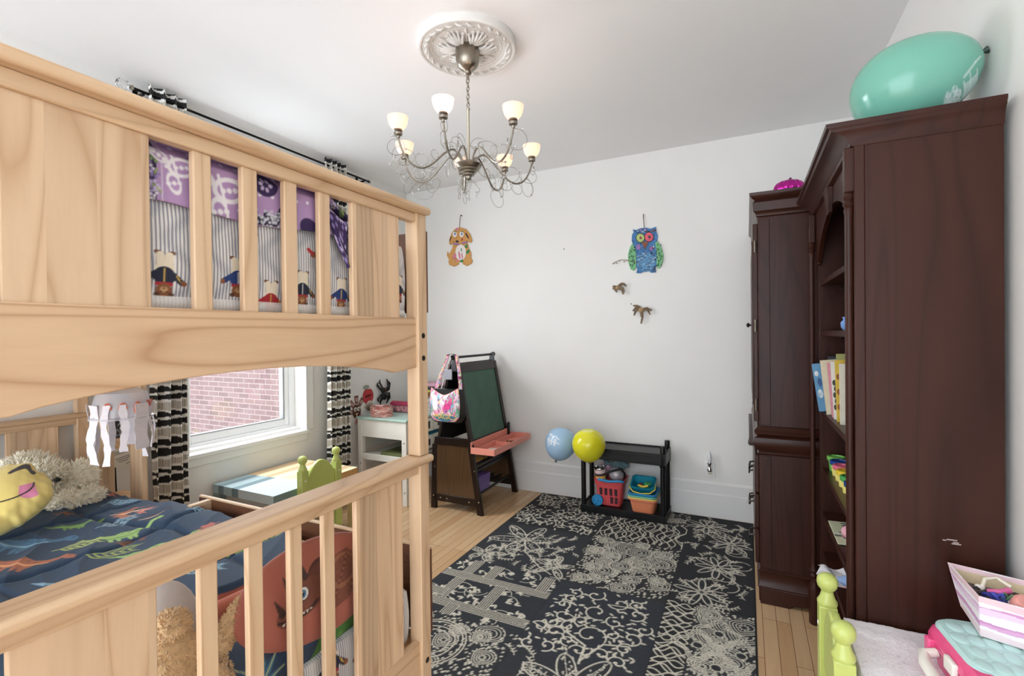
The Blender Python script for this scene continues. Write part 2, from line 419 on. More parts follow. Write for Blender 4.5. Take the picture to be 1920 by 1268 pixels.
b = B(); b.box(XL, XL+0.016, WY1, WY1+0.075, WZ0, WZ1+0.07).box(XL, XL+0.016, WY0-0.075, WY0, WZ0, WZ1+0.07).box(XL, XL+0.016, WY0, WY1, WZ1, WZ1+0.07)
b.box(XL+0.016, XL+0.024, WY1, WY1+0.012, WZ0, WZ1).box(XL+0.016, XL+0.024, WY0-0.012, WY0, WZ0, WZ1)
b.done('window_casing', TRIM, win, bevel=0.003)
# neighbour's brick wall seen through the window
t = NT('washed_brick'); sep = t.n('SeparateXYZ'); t.l(t.coords(), sep.inputs[0]); cb = t.n('CombineXYZ'); t.l(sep.outputs[0], cb.inputs[0]); t.l(sep.outputs[2], cb.inputs[1])
br = t.n('TexBrick'); t.l(cb.outputs[0], br.inputs[0]); br.inputs['Scale'].default_value = 1; br.inputs['Brick Width'].default_value = 0.27; br.inputs['Row Height'].default_value = 0.085
br.inputs['Mortar Size'].default_value = 0.008; br.inputs['Color1'].default_value = rgba((112, 88, 84)); br.inputs['Color2'].default_value = rgba((94, 72, 70)); br.inputs['Mortar'].default_value = rgba((140, 124, 120))
nz = t.noise(t.coords(), 3.0, 4)
t.l(t.mix(t.math('MULTIPLY', nz, 0.5), br.outputs[0], rgba((126, 104, 100))), t.b.inputs['Base Color']); t.b.inputs['Roughness'].default_value = 0.9; t.bump(br.outputs['Fac'], 0.4, 0.01)
bw = B().box(-12, -3.45, 5.2, 5.5, -2.5, 5.0).done('brick_wall', t.m, smooth=False); struct(bw)
# ================================================================ bunk bed
bed = empty('bunk_bed', (-1.93, 0.684, 0), 'natural birch twin bunk bed with slatted end panels, headboard at the window wall', 'bunk bed')
PY = ((0.162, 0.207), (1.160, 1.205))
def bed_end(front):
    # front end faces +x at x=-0.88; rear end mirrored at x=-2.985
    m = (lambda a: a) if front else (lambda a: -3.865-a)
    def bx(b, x0, x1, *r):
        xa, xb = sorted((m(x0), m(x1))); return b.box(xa, xb, *r)
    for (y0, y1) in PY:
        bx(B(), -0.925, -0.88, y0, y1, 0, 0.975).done('post', BIRCH_Z, bed, bevel=0.003)
        bx(B(), -0.925, -0.88, y0, y1, 0.997, 1.727).done('post', BIRCH_Z, bed, bevel=0.003)
    for z in (0.985, 1.737):
        o = bx(B(), -0.862, -0.937, 0.157, 1.210, z-0.011, z+0.011).done('top_rail', BIRCH_Y, bed, bevel=0.0085, seg=4)
    for (za, zb) in ((0.944, 0.974), (1.699, 1.726)):
        bx(B(), -0.887, -0.913, 0.207, 1.160, za, zb).done('rail', BIRCH_Y, bed, bevel=0.003)
    for (za, zb) in ((0.432, 0.946), (1.408, 1.700)):
        for (ya, yb) in ((0.274, 0.455), (0.912, 1.093)):
            bx(B(), -0.894, -0.909, ya, yb, za, zb).done('panel', BIRCH_P, bed, bevel=0.002)
        for ya in (0.525, 0.6185, 0.7145, 0.808):
            bx(B(), -0.894, -0.909, ya, ya+0.033, za, zb).done('slat', BIRCH_Z, bed, bevel=0.0025)
    # arched beams
    for z0, z1 in ((1.26, 1.412), (0.285, 0.438)):
        pts = [(0.207, z0+0.003), (0.262, z0-0.004)]
        for i in range(25):
            s = i/24.0; y = 0.278+s*(1.065-0.278)
            pts.append((y, z0-0.004+0.039*math.sin(math.pi*s)**0.75))
        pts += [(1.09, z0-0.002), (1.160, z0+0.004), (1.160, z1), (0.207, z1)]
        xa, xb = sorted((m(-0.889), m(-0.912)))
        B().prism(pts, 'x', xa, xb).done('beam', wood('birch_beam', (228, 196, 160), (164, 114, 76), 1, contrast=1.1, scale=0.75) if front else BIRCH_Y, bed, bevel=0.002)
    if front:
        for y in (0.1845, 1.184):
            for z in (1.359, 1.291, 0.371, 0.31):
                B().lathe([(0.0085, 0), (0.0085, 0.0015), (0.005, 0.003)], (-0.881, y, z), (1, 0, 0), 14).done('bolt', BOLT, bed)
bed_end(True); bed_end(False)
for y in (0.162, 1.183):
    for z0, z1 in ((1.268, 1.408), (0.30, 0.435)):
        B().box(-2.94, -0.925, y, y+0.022, z0, z1).done('side_rail', BIRCH_X, bed, bevel=0.003)
for z in (1.385, 0.41):
    for k in range(12):
        x = -2.86+k*0.168
        B().box(x, x+0.07, 0.186, 1.183, z, z+0.018).done('bed_slat', BIRCH_Y, bed)
# dark inner guard boards fixed to the outside of the far posts
DARKB = wood('guard_board_brown', (116, 74, 50), (66, 38, 26), 0, rough=0.4)
b = B().box(-2.05, -0.882, 1.2055, 1.217, 0.44, 0.698); o = b.done('guard_board', DARKB, bed, bevel=0.002); o['label'] = 'dark brown lower guard board'
b = B().box(-2.05, -0.882, 1.2055, 1.220, 0.6985, 0.706); o = b.done('guard_board_edge', BIRCH_X, bed, bevel=0.002)
b = B().box(-2.05, -0.882, 1.2055, 1.214, 1.43, 1.68); o = b.done('guard_board', DARKB, bed, bevel=0.002); o['label'] = 'dark brown upper guard board'
b = B().box(-1.99, -1.965, 1.125, 1.207, 0.62, 0.70)
b.done('guard_bracket', BIRCH_Y, bed, bevel=0.002)

# ladder hooked on the bed's far side
lad = empty('bunk_ladder', (-2.735, 1.262, 0), 'birch ladder with flat rungs hooked on the bunk beside the headboard', 'ladder')
for x0 in (-2.932, -2.64):
    B().box(x0, x0+0.102, 1.236, 1.262, 0, 1.42).done('side_rail', BIRCH_Z, lad, bevel=0.003)
for z in (0.30, 0.58, 0.845, 1.12):
    B().box(-2.83, -2.64, 1.232, 1.30, z-0.02, z+0.018).done('rung', wood('birch_rung', (204, 164, 122), (150, 104, 66), 0), lad, bevel=0.003)
for x0 in (-2.90, -2.61): B().box(x0, x0+0.03, 1.207, 1.236, 1.36, 1.42).done('hook', BLACKM, lad, bevel=0.002)

# ---------------------------------------------------------------- upper bunk bedding
def bear(c, cx, cy, s, jacket, k=0):
    """small toy bear printed head-down, wearing a sailor jacket and cream trousers (cx,cy = middle)"""
    br, dk, cream = (140, 88, 56), (92, 56, 38), (236, 226, 206)
    for q in (-1, 1):
        c.ell(cx+q*.13*s, cy+.48*s, .12*s, .06*s, q*.3, dk); c.ell(cx+q*.13*s, cy+.475*s, .09*s, .04*s, q*.3, br)
        c.line([(cx+q*.10*s, cy+.42*s), (cx+q*.09*s, cy+.12*s)], .20*s, cream)
    c.ell(cx, cy+.12*s, .22*s, .12*s, 0, cream)
    c.ell(cx, cy-.08*s, .25*s, .24*s, 0, jacket)
    c.line([(cx-.2*s, cy-.02*s), (cx-.42*s, cy-.16*s)], .15*s, jacket); c.line([(cx+.2*s, cy-.04*s), (cx+.40*s, cy-.22*s)], .15*s, jacket)
    for q in (-1, 1): c.ell(cx+q*.45*s, cy-.2*s+(.02 if q < 0 else -.04)*s, .07*s, .07*s, 0, br)
    for j in range(3): c.line([(cx+.27*s+j*.03*s, cy-.03*s-j*.04*s), (cx+.31*s+j*.03*s, cy-.14*s-j*.03*s)], .018*s, (214, 178, 84))
    c.line([(cx, cy+.1*s), (cx, cy-.2*s)], .04*s, (210, 210, 216) if k % 2 else (200, 170, 90))
    c.line([(cx-.16*s, cy-.27*s), (cx+.16*s, cy-.27*s)], .09*s, (176, 40, 52))
    c.ell(cx, cy-.42*s, .19*s, .17*s, 0, br)
    for q in (-1, 1): c.ell(cx+q*.16*s, cy-.53*s, .07*s, .06*s, 0, dk)
    c.ell(cx, cy-.40*s, .09*s, .07*s, 0, (198, 156, 112)); c.ell(cx, cy-.37*s, .025*s, .02*s, 0, (30, 20, 18))
    for q in (-1, 1): c.ell(cx+q*.07*s, cy-.46*s, .018*s, .018*s, 0, (24, 18, 16))
def ticking(c, X, Y, pitch=0.0066, axis=0):
    q = ((X if axis == 0 else Y)/pitch) % 1.0
    m = np.clip((0.40-np.abs(q-0.5)*1.0-0.13)*8, 0, 1)*0.8
    c.C = c.C*(1-m[..., None])+np.array(lin((50, 66, 108)))*m[..., None]
NAVY, ROYAL = (34, 40, 62), (36, 62, 122)
um = empty('mattress', (-1.92, 0.684, 1.405), 'upper bunk mattress in blue ticking sheet with printed sailor bears', 'mattress')
B().box(-2.93, -0.94, 0.195, 1.168, 1.4055, 1.600).done('mattress_body', plain('ticking_plain', (226, 226, 230), 0.85), um, bevel=0.03, seg=4)
U, V = uv(420, 150)
Yg = 0.20+U*0.955; Zg = 1.408+V*0.222
c = Canvas(Yg, Zg, 0.0014, (236, 235, 233)); ticking(c, Yg+0.0008*np.sin(Zg*50), Zg)
for i, (y, z, jk) in enumerate(((0.492, 1.476, NAVY), (0.628, 1.484, ROYAL), (0.704, 1.444, (170, 40, 50)), (0.786, 1.474, NAVY), (0.905, 1.470, ROYAL), (0.40, 1.50, ROYAL), (1.125, 1.50, NAVY), (0.30, 1.47, NAVY), (1.0, 1.48, ROYAL))):
    bear(c, y, z, 0.072, jk, i)
for y, z in ((0.60, 1.565), (0.705, 1.575), (0.858, 1.555), (0.486, 1.575)): c.ell(y-.04, z, .010, .007, .4, (150, 92, 58)); c.line([(y-.055, z+.01), (y-.045, z+.003)], .01, (190, 60, 70))
m = Zg < 1.436
c.C[m] = c.C[m]*0.25+np.array(lin((238, 237, 234)))*0.75
Xg = -0.938+0.014*np.sin(np.clip((Zg-1.408)/0.222, 0, 1)*math.pi)**0.5+0.002*fbm(Yg, Zg, 22, 3)
Xg += np.where(Zg < 1.436, 0.005*np.sin(np.clip((Zg-1.408)/0.028, 0, 1)*math.pi), 0)
grid_mesh('fitted_sheet', np.stack([Xg, Yg, Zg], -1), c.C, PRINT, um, solid=0.003)
# purple quilt folded over the foot end
qu = empty('quilt', (-1.15, 0.66, 1.60), 'purple dotted quilt with white butterfly print folded over the upper bunk foot end', 'quilt')
U, V = uv(330, 260)
S = V*0.62  # distance from hanging hem, up and over
Yq = 0.36+U*0.575
hem = 1.592+0.018*U+0.006*np.sin(U*9)
top = 1.716-0.05*np.clip((U-.82)/.18, 0, 1)
Lf = top-hem
up = np.clip(S, 0, Lf); back = np.clip(S-Lf, 0, None)
Zq = hem+up-np.clip(back, 0, .5)*0.12+0.004*fbm(Yq, S, 18, 5)
Xq = -0.919-back+0.0035*fbm(Yq, S, 30, 9)-0.03*np.clip((up-Lf+0.03)/0.03, 0, 1)*(back < 1e-6)
Zq = np.where(back > 0, np.maximum(Zq, 1.628), np.minimum(Zq, 1.72))
Yq = Yq+0.004*np.sin(S*30)
c = Canvas(Yq, S, 0.002, (182, 150, 196))
for i in range(300):
    y, s = 0.36+(i % 20)*0.03+(0.015 if (i//20) % 2 else 0), (i//20)*0.042+.02
    c.ell(y, s, 0.0042, 0.0034, 0, (240, 234, 244))
def flowerprint(c, x0, x1, s0, s1, n, seed):
    r = np.random.RandomState(seed)
    c.poly([(x0, s0), (x1, s0), (x1, s1), (x0, s1)], (50, 34, 84))
    for i in range(n):
        x, s, q = r.uniform(x0, x1), r.uniform(s0, s1), r.uniform(.004, .007)
        col = ((206, 190, 226), (150, 130, 190), (232, 228, 240), (126, 150, 96))[r.randint(4)]
        for k in range(5): c.ell(x+q*math.cos(k*1.257), s+q*math.sin(k*1.257), q*.55, q*.45, k*1.257, col)
        c.ell(x, s, q*.35, q*.35, 0, (60, 40, 96))
        if i % 3 == 0: c.line([(x, s), (x+r.uniform(-.02, .02), s+r.uniform(-.02, .02))], .003, (152, 178, 90))
flowerprint(c, 0.355, 0.478, -0.01, 0.64, 420, 3); flowerprint(c, 0.875, 0.95, -0.01, 0.64, 200, 4)
c.line([(0.487, 0), (0.487, 0.6)], 0.0012, (236, 230, 240))
def butterfly(c, x, s, k):
    w = (240, 238, 244)
    for dx, ds, rx, ry, a in ((.20, .08, .34, .24, .3), (-.30, .22, .24, .13, -.5), (.02, -.36, .16, .26, .3)):
        c.ell(x+dx*k, s+ds*k, rx*k, ry*k, a, w); c.ell(x+dx*k, s+ds*k, rx*k*.72, ry*k*.66, a, (178, 146, 194))
        for j in range(3): c.ell(x+(dx+.13*(j-1)*math.cos(a))*k, s+(ds+.13*(j-1)*math.sin(a))*k, .055*k, .05*k, a, w)
    c.line([(x-.02*k, s+.30*k), (x+.12*k, s-.2*k)], .06*k, w); c.line([(x+.3*k, s+.3*k), (x+.5*k, s+.36*k)], .03*k, w); return
    for (dx, ds, r) in ((-.28, .1, .20), (.12, .30, .17), (.30, .12, .12), (.02, -.38, .16)):
        c.ring(x+dx*k, s+ds*k, r*k, .055*k, w); c.ell(x+dx*k, s+ds*k, r*k*.45, r*k*.38, .5, (170, 136, 190)); c.ring(x+dx*k, s+ds*k, r*k*.45, .03*k, w)
        c.line([(x, s), (x+dx*k, s+ds*k)], .05*k, w)
butterfly(c, 0.588, 0.045, 0.105); butterfly(c, 0.505, 0.062, 0.075)
c.ell(0.69, 0.085, 0.03, 0.024, 0, (52, 36, 86)); 
for k in range(6): c.ell(0.69+.012*math.cos(k), 0.085+.01*math.sin(k), .005, .004, k, (206, 190, 226))
c.poly([(0.665, 0.0), (0.715, 0.0), (0.745, 0.05), (0.728, 0.052), (0.715, 0.03), (0.70, 0.022), (0.69, 0.035), (0.68, .02), (.67, .02)], (42, 34, 62))
r_ = np.random.RandomState(8)
for i in range(60): c.ell(r_.uniform(.665, .74), r_.uniform(0.0, .032), r_.uniform(.0015, .004), r_.uniform(.0015, .0035), 0, (206, 210, 222))
c.ell(0.80, 0.004, 0.03, 0.022, -0.5, (50, 34, 84))
grid_mesh('quilt_cover', np.stack([Xq, Yq, Zq], -1), c.C, PRINT, qu, solid=0.006)
# pointed corner of the quilt that slips out between slat and panel
U, V = uv(50, 70)
Yc = 0.845+0.065*V*0.9+U*0.07*(1-V*0.93); Zc = 1.668-V*0.135-U*0.02*(1-V); Xc = -0.914+0.024*np.clip(V-0.55, 0, 1)+0.003*np.sin(U*6)
c = Canvas(U, V, 0.02, (50, 34, 84)); r_ = np.random.RandomState(12)
for i in range(40):
    x, s = r_.uniform(0, 1), r_.uniform(0, .9)
    for k in range(4): c.ell(x+.035*math.cos(k*1.57), s+.03*math.sin(k*1.57), .03, .02, k, ((206, 190, 226), (150, 130, 190))[i % 2])
grid_mesh('quilt_corner', np.stack([Xc, Yc, Zc], -1), c.C, PRINT, qu, solid=0.003)

# ---------------------------------------------------------------- lower bunk bedding
lm = empty('mattress', (-1.92, 0.684, 0.428), 'lower bunk mattress in ticking sheet, mostly under the dinosaur comforter', 'mattress')
B().box(-2.93, -0.955, 0.195, 1.168, 0.4285, 0.585).done('mattress_body', plain('ticking_plain2', (226, 226, 230), 0.85), lm, bevel=0.03, seg=4)
U, V = uv(300, 200)
Yg = 0.20+U*0.96; S = V*0.36
Zg = np.where(S < 0.15, 0.43+S, 0.587-0.006*np.clip(0.17-S, 0, 0.02)/0.02); Xg = np.where(S < 0.15, -0.936+0.008*np.sin(S/0.15*math.pi), -0.936-(S-0.15))
c = Canvas(Yg, S, 0.0015, (236, 235, 233)); ticking(c, Yg, S)
for i, (y, s, jk) in enumerate(((0.72, 0.11, NAVY), (0.86, 0.12, NAVY), (0.60, 0.09, ROYAL), (0.98, 0.10, ROYAL), (0.92, 0.24, NAVY), (0.78, .25, ROYAL))): bear(c, y, s, 0.10, jk, i)
grid_mesh('fitted_sheet', np.stack([Xg, Yg, Zg], -1), c.C, PRINT, lm, solid=0.003)

# comforter with dinosaurs and ferns
def fern(c, x, y, a, s, col, n=6, w=0.007):
    c.line([(x, y), (x+s*math.cos(a), y+s*math.sin(a))], [w*.7, w*.2], col)
    for i in range(n):
        t = (i+1)/(n+1.0); px, py = x+s*t*math.cos(a), y+s*t*math.sin(a); L = s*(0.55-0.3*t)
        for q in (-1, 1):
            an = a+q*0.85
            c.line([(px, py), (px+L*.5*math.cos(an), py+L*.5*math.sin(an)), (px+L*math.cos(an-q*.25), py+L*math.sin(an-q*.25))], [w*.5, w, w*.15], col)
def dino(c, x, y, a, s, col, belly, kind=0):
    ca, sa = math.cos(a), math.sin(a)
    T = lambda p: (x+s*(p[0]*ca-p[1]*sa), y+s*(p[0]*sa+p[1]*ca))
    W = lambda v: [q*s for q in v]
    if kind == 2:   # winged
        for q in (-1, 1): c.poly([T((0, 0)), T((.2, .25*q)), T((.55, .62*q)), T((.28, .42*q)), T((.10, .5*q)), T((-.05, .3*q)), T((-.25, .2*q))], col)
        c.line([T((-.35, 0)), T((0, 0)), T((.35, .04)), T((.62, .12))], W((.03, .14, .11, .01)), belly); return
    c.line([T((-.95, .16)), T((-.62, .06)), T((-.32, .02)), T((0, .02))], W((.02, .10, .22, .30)), col)
    c.ell(*T((0, 0)), .36*s, .20*s, a, col)
    c.line([T((.22, .04)), T((.45, .18)), T((.60, .36))], W((.26, .17, .12)), col)
    c.ell(*T((.68, .38)), .16*s, .085*s, a-.15, col)
    for px, q in ((-.2, -.36), (-.05, -.32), (.2, -.34), (.3, -.3)): c.line([T((px, -.05)), T((px+.03, q*.7)), T((px+.08, q))], W((.16, .09, .07)), col)
    c.line([T((-.6, .0)), T((-.1, -.11)), T((.25, -.06)), T((.5, .14))], W((.02, .07, .07, .03)), belly)
    for k in range(6): c.ell(*T((-.5+.16*k, .13+.03*math.sin(k))), .035*s, .02*s, a+.6, tuple(int(v*.55) for v in col))
    c.ell(*T((.7, .41)), .018*s, .018*s, 0, (20, 20, 20))
GRN, LGRN, ORG, BLU, LBL, BRN, RED = (112, 150, 78), (156, 190, 116), (176, 108, 82), (72, 110, 140), (132, 168, 188), (112, 78, 64), (196, 116, 104)
def paint_comforter(c, f):
    q = lambda px, py, z=0.69: f(on_z(px, py, z))
    base = c.C
    pr = [(137, 968, .9, .16, GRN, LGRN, 0), (228, 985, .9, .22, LGRN, GRN, 0), (292, 1013, .95, .24, LGRN, (214, 232, 180), 0), (30, 1035, .4, .26, ORG, (232, 170, 120), 0),
          (35, 998, .3, .30, BLU, LBL, 0), (20, 1115, 1.0, .26, ORG, GRN, 2), (150, 1072, .5, .27, LBL, BLU, 0), (232, 950, .8, .20, ORG, (238, 190, 150), 2), (268, 948, .6, .13, RED, (240, 180, 150), 2),
          (212, 912, .6, .15, RED, ORG, 2), (110, 920, .2, .10, GRN, BRN, 0), (255, 993, .8, .13, BRN, ORG, 0), (285, 962, .7, .12, (70, 52, 60), (220, 214, 200), 0), (385, 985, .8, .14, RED, ORG, 2),
          (560, 1010, .7, .18, RED, (238, 190, 150), 2), (430, 1010, .8, .2, LGRN, GRN, 0), (600, 995, .8, .14, GRN, LGRN, 0), (120, 950, .5, .1, BRN, ORG, 0)]
    for px, py, a, s, c1, c2, k in pr:
        x, y = q(px, py); dino(c, x, y, a, s*.62, c1, c2, k)
    for px, py, a, s, col in ((98, 1008, 1.0, .13, (196, 208, 122)), (140, 1025, .9, .16, (172, 186, 92)), (190, 935, 1.3, .13, (150, 190, 214)), (350, 958, 1.0, .14, (150, 190, 206)), (180, 972, 1.2, .12, (150, 178, 190)), (395, 955, 1.5, .1, LBL), (480, 1000, 1.4, .12, (190, 204, 120)), (330, 1060, .9, .12, (150, 190, 206)), (520, 1030, .6, .12, LBL)):
        x, y = q(px, py); fern(c, x, y, a, s, col)
com = empty('comforter', (-2.0, 0.70, 0.60), 'navy comforter printed with dinosaurs and ferns, rust underside, on the lower bunk', 'comforter')
U, V = uv(430, 330)
Xc = -2.70+U*1.42; Yc = 0.19+V*1.0
edge = np.clip((U-0.965)/0.035, 0, 1)
ridge = lambda A: (1-np.abs(np.sin(A)))**2
folds = 0.013*fbm(Xc*0.8+0.25*Yc, Yc, 7, 21, 3)
folds += 0.016*ridge((Xc*0.45+Yc*1.0)*13+2.2*fbm(Xc, Yc, 4, 31, 2))*np.clip(fbm(Xc, Yc, 4, 6, 2)+0.55, 0, 1)
folds += 0.009*ridge((Xc*0.85+Yc*0.75)*23+2.6*fbm(Xc, Yc, 5, 12, 2))*np.clip(fbm(Xc, Yc, 5, 15, 2)+0.4, 0, 1)
folds += 0.005*ridge((Xc*0.1+Yc*1.0)*41+2.0*fbm(Xc, Yc, 6, 18, 2))*np.clip(fbm(Xc, Yc, 6, 19, 2)+0.2, 0, 1)-0.008
quiltline = np.zeros(Xc.shape)
for xs in (-2.38, -1.94, -1.52): quiltline += np.exp(-((Xc-xs-0.02*np.sin(Yc*7))/0.014)**2)
for ys in (0.55, 0.98): quiltline += np.exp(-((Yc-ys-0.02*np.sin(Xc*6))/0.012)**2)*0.6
Zc_ = 0.664+folds-0.020*np.clip(quiltline, 0, 1)
Zc_ += 0.035*np.exp(-((Xc+1.95)/0.25)**2-((Yc-1.1)/0.12)**2)
Zc_ -= 0.075*edge**1.5; Xc2 = Xc+0.0*edge
side = np.clip((0.235-Yc)/0.045, 0, 1); Zc_ -= 0.06*side
far = np.clip((Yc-1.145)/0.045, 0, 1); Zc_ -= 0.045*far**2
head = np.clip((0.03-U)/0.03, 0, 1); Zc_ -= 0.05*head
Zc_ = np.maximum(Zc_, 0.594)
c = Canvas(Xc, Yc, 0.0035, (44, 66, 90)); paint_comforter(c, lambda p: (p[0], p[1]))
ql = np.clip(quiltline-0.6, 0, 1)[..., None]*0.5; c.C = c.C*(1-ql)+np.array(lin((24, 34, 50)))*ql
c.C[edge > 0.35] = np.array(lin((178, 96, 74)))
grid_mesh('comforter_top', np.stack([Xc2, Yc, Zc_], -1), c.C, PRINT, com, solid=0.004)
# rust coloured underside turned up along the foot edge
U, V = uv(200, 24)
Yr = 0.21+U*0.93; a = V*math.pi*1.15
zb = 0.60; rr = 0.028+0.006*np.sin(Yr*14)
Xr = -1.262+rr*np.sin(a)*1.2+0.012*np.sin(Yr*9); Zr = zb+0.034+rr*1.15*(-np.cos(a))+0.006*np.sin(Yr*17+1)
c = Canvas(U, V, 0.01, (186, 104, 80))
grid_mesh('comforter_hem', np.stack([Xr, Yr, Zr], -1), c.C, PRINT, com, solid=0.003)
# ---------------------------------------------------------------- cushions and soft toys on the lower bunk
def cushion(name, painter, R, T, loc, normal, upv, mat, label, cat, base, n=150, flat=0.6, wob=0.0, group=None, rx=1.0):
    n_ = Vector(normal).normalized(); u_ = Vector(upv).cross(n_).normalized(); v_ = n_.cross(u_)
    U, V = np.meshgrid(np.linspace(-1, 1, n), np.linspace(-1, 1, n), indexing='ij')
    x = U*np.sqrt(1-V*V/2); y = V*np.sqrt(1-U*U/2); r2 = np.clip(x*x+y*y, 0, 1)
    h = T/2*(1-r2)**flat
    rip = wob*fbm(x, y, 7, 4)*np.clip(r2*1.5, 0, 1)
    ox = np.array(loc)
    P = lambda hh: ox+np.multiply.outer(x*R*rx*(1+rip*0.3), np.array(u_))+np.multiply.outer(y*R*(1+rip*0.3), np.array(v_))+np.multiply.outer(hh+rip*R*0.12, np.array(n_))
    c = Canvas(x*R*rx, y*R, 2.0*R/n, base); painter(c, R)
    root = empty(name, tuple(Vector(loc)-Vector((0, 0, R*0.7))), label, cat, group)
    grid_mesh('cushion_front', P(h), c.C, mat, root)
    cb = Canvas(x, y, 0.02, base)
    grid_mesh('cushion_back', P(-h)[::-1], cb.C[::-1], mat, root)
    return root, u_, v_, n_
PLUSH = painted('plush_print', 0.9, 0.4, 0.12, 160)
def emoji(c, R):
    k = (56, 46, 40)
    # closed winking eye, open eye, smile, tongue
    c.line([(R*(.22+.42*t), R*(.44+.20*math.sin(math.pi*t)+.02*t)) for t in np.linspace(0, 1, 12)], [R*.09+R*.05*math.sin(math.pi*t) for t in np.linspace(0, 1, 12)], k)
    c.poly([(R*.62, R*.46), (R*.75, R*.36), (R*.52, R*.50)], k)
    c.ell(-R*.32, R*.42, R*.13, R*.20, 0, k); c.ell(-R*.28, R*.48, R*.04, R*.06, 0, (240, 236, 220))
    c.poly([(R*.48, -R*.02), (R*.74, R*.12), (R*.82, -R*.22), (R*.70, -R*.34), (R*.52, -R*.30)], (232, 142, 176))
    c.ell(R*.66, -R*.22, R*.15, R*.13, 0, (232, 142, 176))
    c.line([(R*.78*math.cos(a)-R*.05, R*.05+R*.52*math.sin(a)) for a in np.linspace(math.pi+.1, 2*math.pi+.12, 26)], R*.035, k)
cushion('emoji_cushion', emoji, 0.140, 0.15, (-2.40, 0.72, 0.790), (0.50, -0.36, 0.76), (-0.55, 0.35, 0.7), PLUSH, 'round yellow plush cushion with winking smile and pink tongue, on the comforter', 'cushion', (240, 216, 128), flat=0.5, wob=0.25)

def fuzzy(b, c, r, n, L, w=0.006, mat=None, down=0.0, seed=0):
    """short tapered tufts over an ellipsoid"""
    q = np.random.RandomState(seed); c = Vector(c)
    for i in range(n):
        d = Vector(q.normal(size=3)).normalized(); p = Vector((d.x*r[0], d.y*r[1], d.z*r[2])); nn = Vector((d.x/r[0], d.y/r[1], d.z/r[2])).normalized()
        if mat is not None: p = mat @ p; nn = mat @ nn
        t = (nn+Vector(q.normal(size=3))*0.45+Vector((0, 0, -down))).normalized(); s, v = b.frame(t); l = L*q.uniform(.6, 1.3)
        k = [c+p*0.97+(s*math.cos(a)+v*math.sin(a))*w for a in (0, 2.09, 4.19)]; e = b.bm.verts.new(c+p+t*l)
        V = [b.bm.verts.new(x) for x in k]
        for j in range(3): b.bm.faces.new((V[j], V[(j+1) % 3], e))
CREAM = plain('cream_plush', (250, 243, 224), 0.95, noise=0.05, nscale=25, **{'Sheen Weight': 0.4})
CREAMD = plain('cream_plush_dark', (236, 218, 180), 0.95, noise=0.08)  # deeper cream tone for one ear
def rotm(x, y, z): return Euler((x, y, z)).to_matrix().to_4x4()
dog = empty('plush_dog', (-2.72, 0.945, 0.66), 'shaggy cream plush dog lying at the headboard behind the yellow cushion', 'soft toy')
b = B(); b.ball((-2.76, 0.915, 0.765), (.10, .11, .095), 20, 14); fuzzy(b, (-2.76, 0.915, .765), (.10, .11, .095), 2200, .030, seed=1)
b.ball((-2.68, 0.940, 0.755), (.085, .085, .085), 20, 14); fuzzy(b, (-2.68, 0.940, .755), (.085, .085, .085), 1600, .025, seed=2)
b.done('body', CREAM, dog, smooth=False)
m_ = rotm(0.5, 0.5, 0.2)
b = B(); b.ball((-2.64, 1.020, 0.725), (.055, .07, .10), 16, 12, rotm(-0.7, 0, 0.2)); fuzzy(b, (-2.64, 1.020, .725), (.055, .07, .10), 900, .025, mat=rotm(-0.7, 0, .2), seed=3); b.done('ear', CREAM, dog, smooth=False)
b = B(); b.ball((-2.68, 0.820, 0.745), (.05, .05, .05), 16, 12); fuzzy(b, (-2.68, 0.820, .745), (.05, .05, .05), 700, .03, seed=4); b.done('ear', CREAMD, dog, smooth=False)
b = B(); b.ball((-2.56, 1.005, 0.68), (.05, .09, .04), 14, 10); fuzzy(b, (-2.56, 1.005, .68), (.05, .09, .04), 700, .02, seed=5); b.done('paw', CREAM, dog, smooth=False)
b = B(); b.ball((-2.585, 0.950, 0.775), (.012, .012, .010)); b.done('eye', BOLT, dog)
TAN = plain('tan_plush', (212, 180, 138), 0.95, noise=0.12, nscale=70, **{'Sheen Weight': 0.4})
tan = empty('plush_rabbit', (-0.985, 0.55, 0.59), 'tan shaggy plush animal seen from behind through the lower end slats', 'soft toy')
b = B(); b.ball((-1.005, 0.525, 0.705), (.055, .058, .115), 20, 16); fuzzy(b, (-1.005, .525, .705), (.055, .058, .115), 2600, .009, .0022, down=.8, seed=7); b.done('body', TAN, tan, smooth=False)
b = B(); b.ball((-0.985, 0.525, 0.815), (.032, .030, .026), 16, 12); fuzzy(b, (-.985, .525, .815), (.032, .030, .026), 600, .007, .002, seed=8); b.done('tail', TAN, tan, smooth=False)
mm = rotm(0.0, 0, 0) @ rotm(-0.62, 0, 0)
b = B(); b.ball((-0.975, 0.625, 0.745), (.014, .026, .075), 14, 14, mm); fuzzy(b, (-.975, .625, .745), (.014, .026, .075), 1000, .006, .0018, mat=mm, seed=9); b.done('ear', TAN, tan, smooth=False)
b = B(); b.ball((-0.965, 0.60, 0.655), (.022, .028, .06), 14, 12, rotm(.3, 0, 0)); fuzzy(b, (-.965, .60, .655), (.022, .028, .06), 700, .006, .0018, seed=10); b.done('leg', TAN, tan, smooth=False)
# pale round cushion behind it
b = B().ball((-1.13, 0.575, 0.715), (.055, .085, .125), 28, 18)
solo(b, 'plush_cushion', plain('pale_grey_plush', (206, 200, 196), 0.95, noise=0.03, nscale=60, **{'Sheen Weight': 0.3}), 'pale grey rounded plush cushion behind the tan toy on the lower bunk', 'cushion')
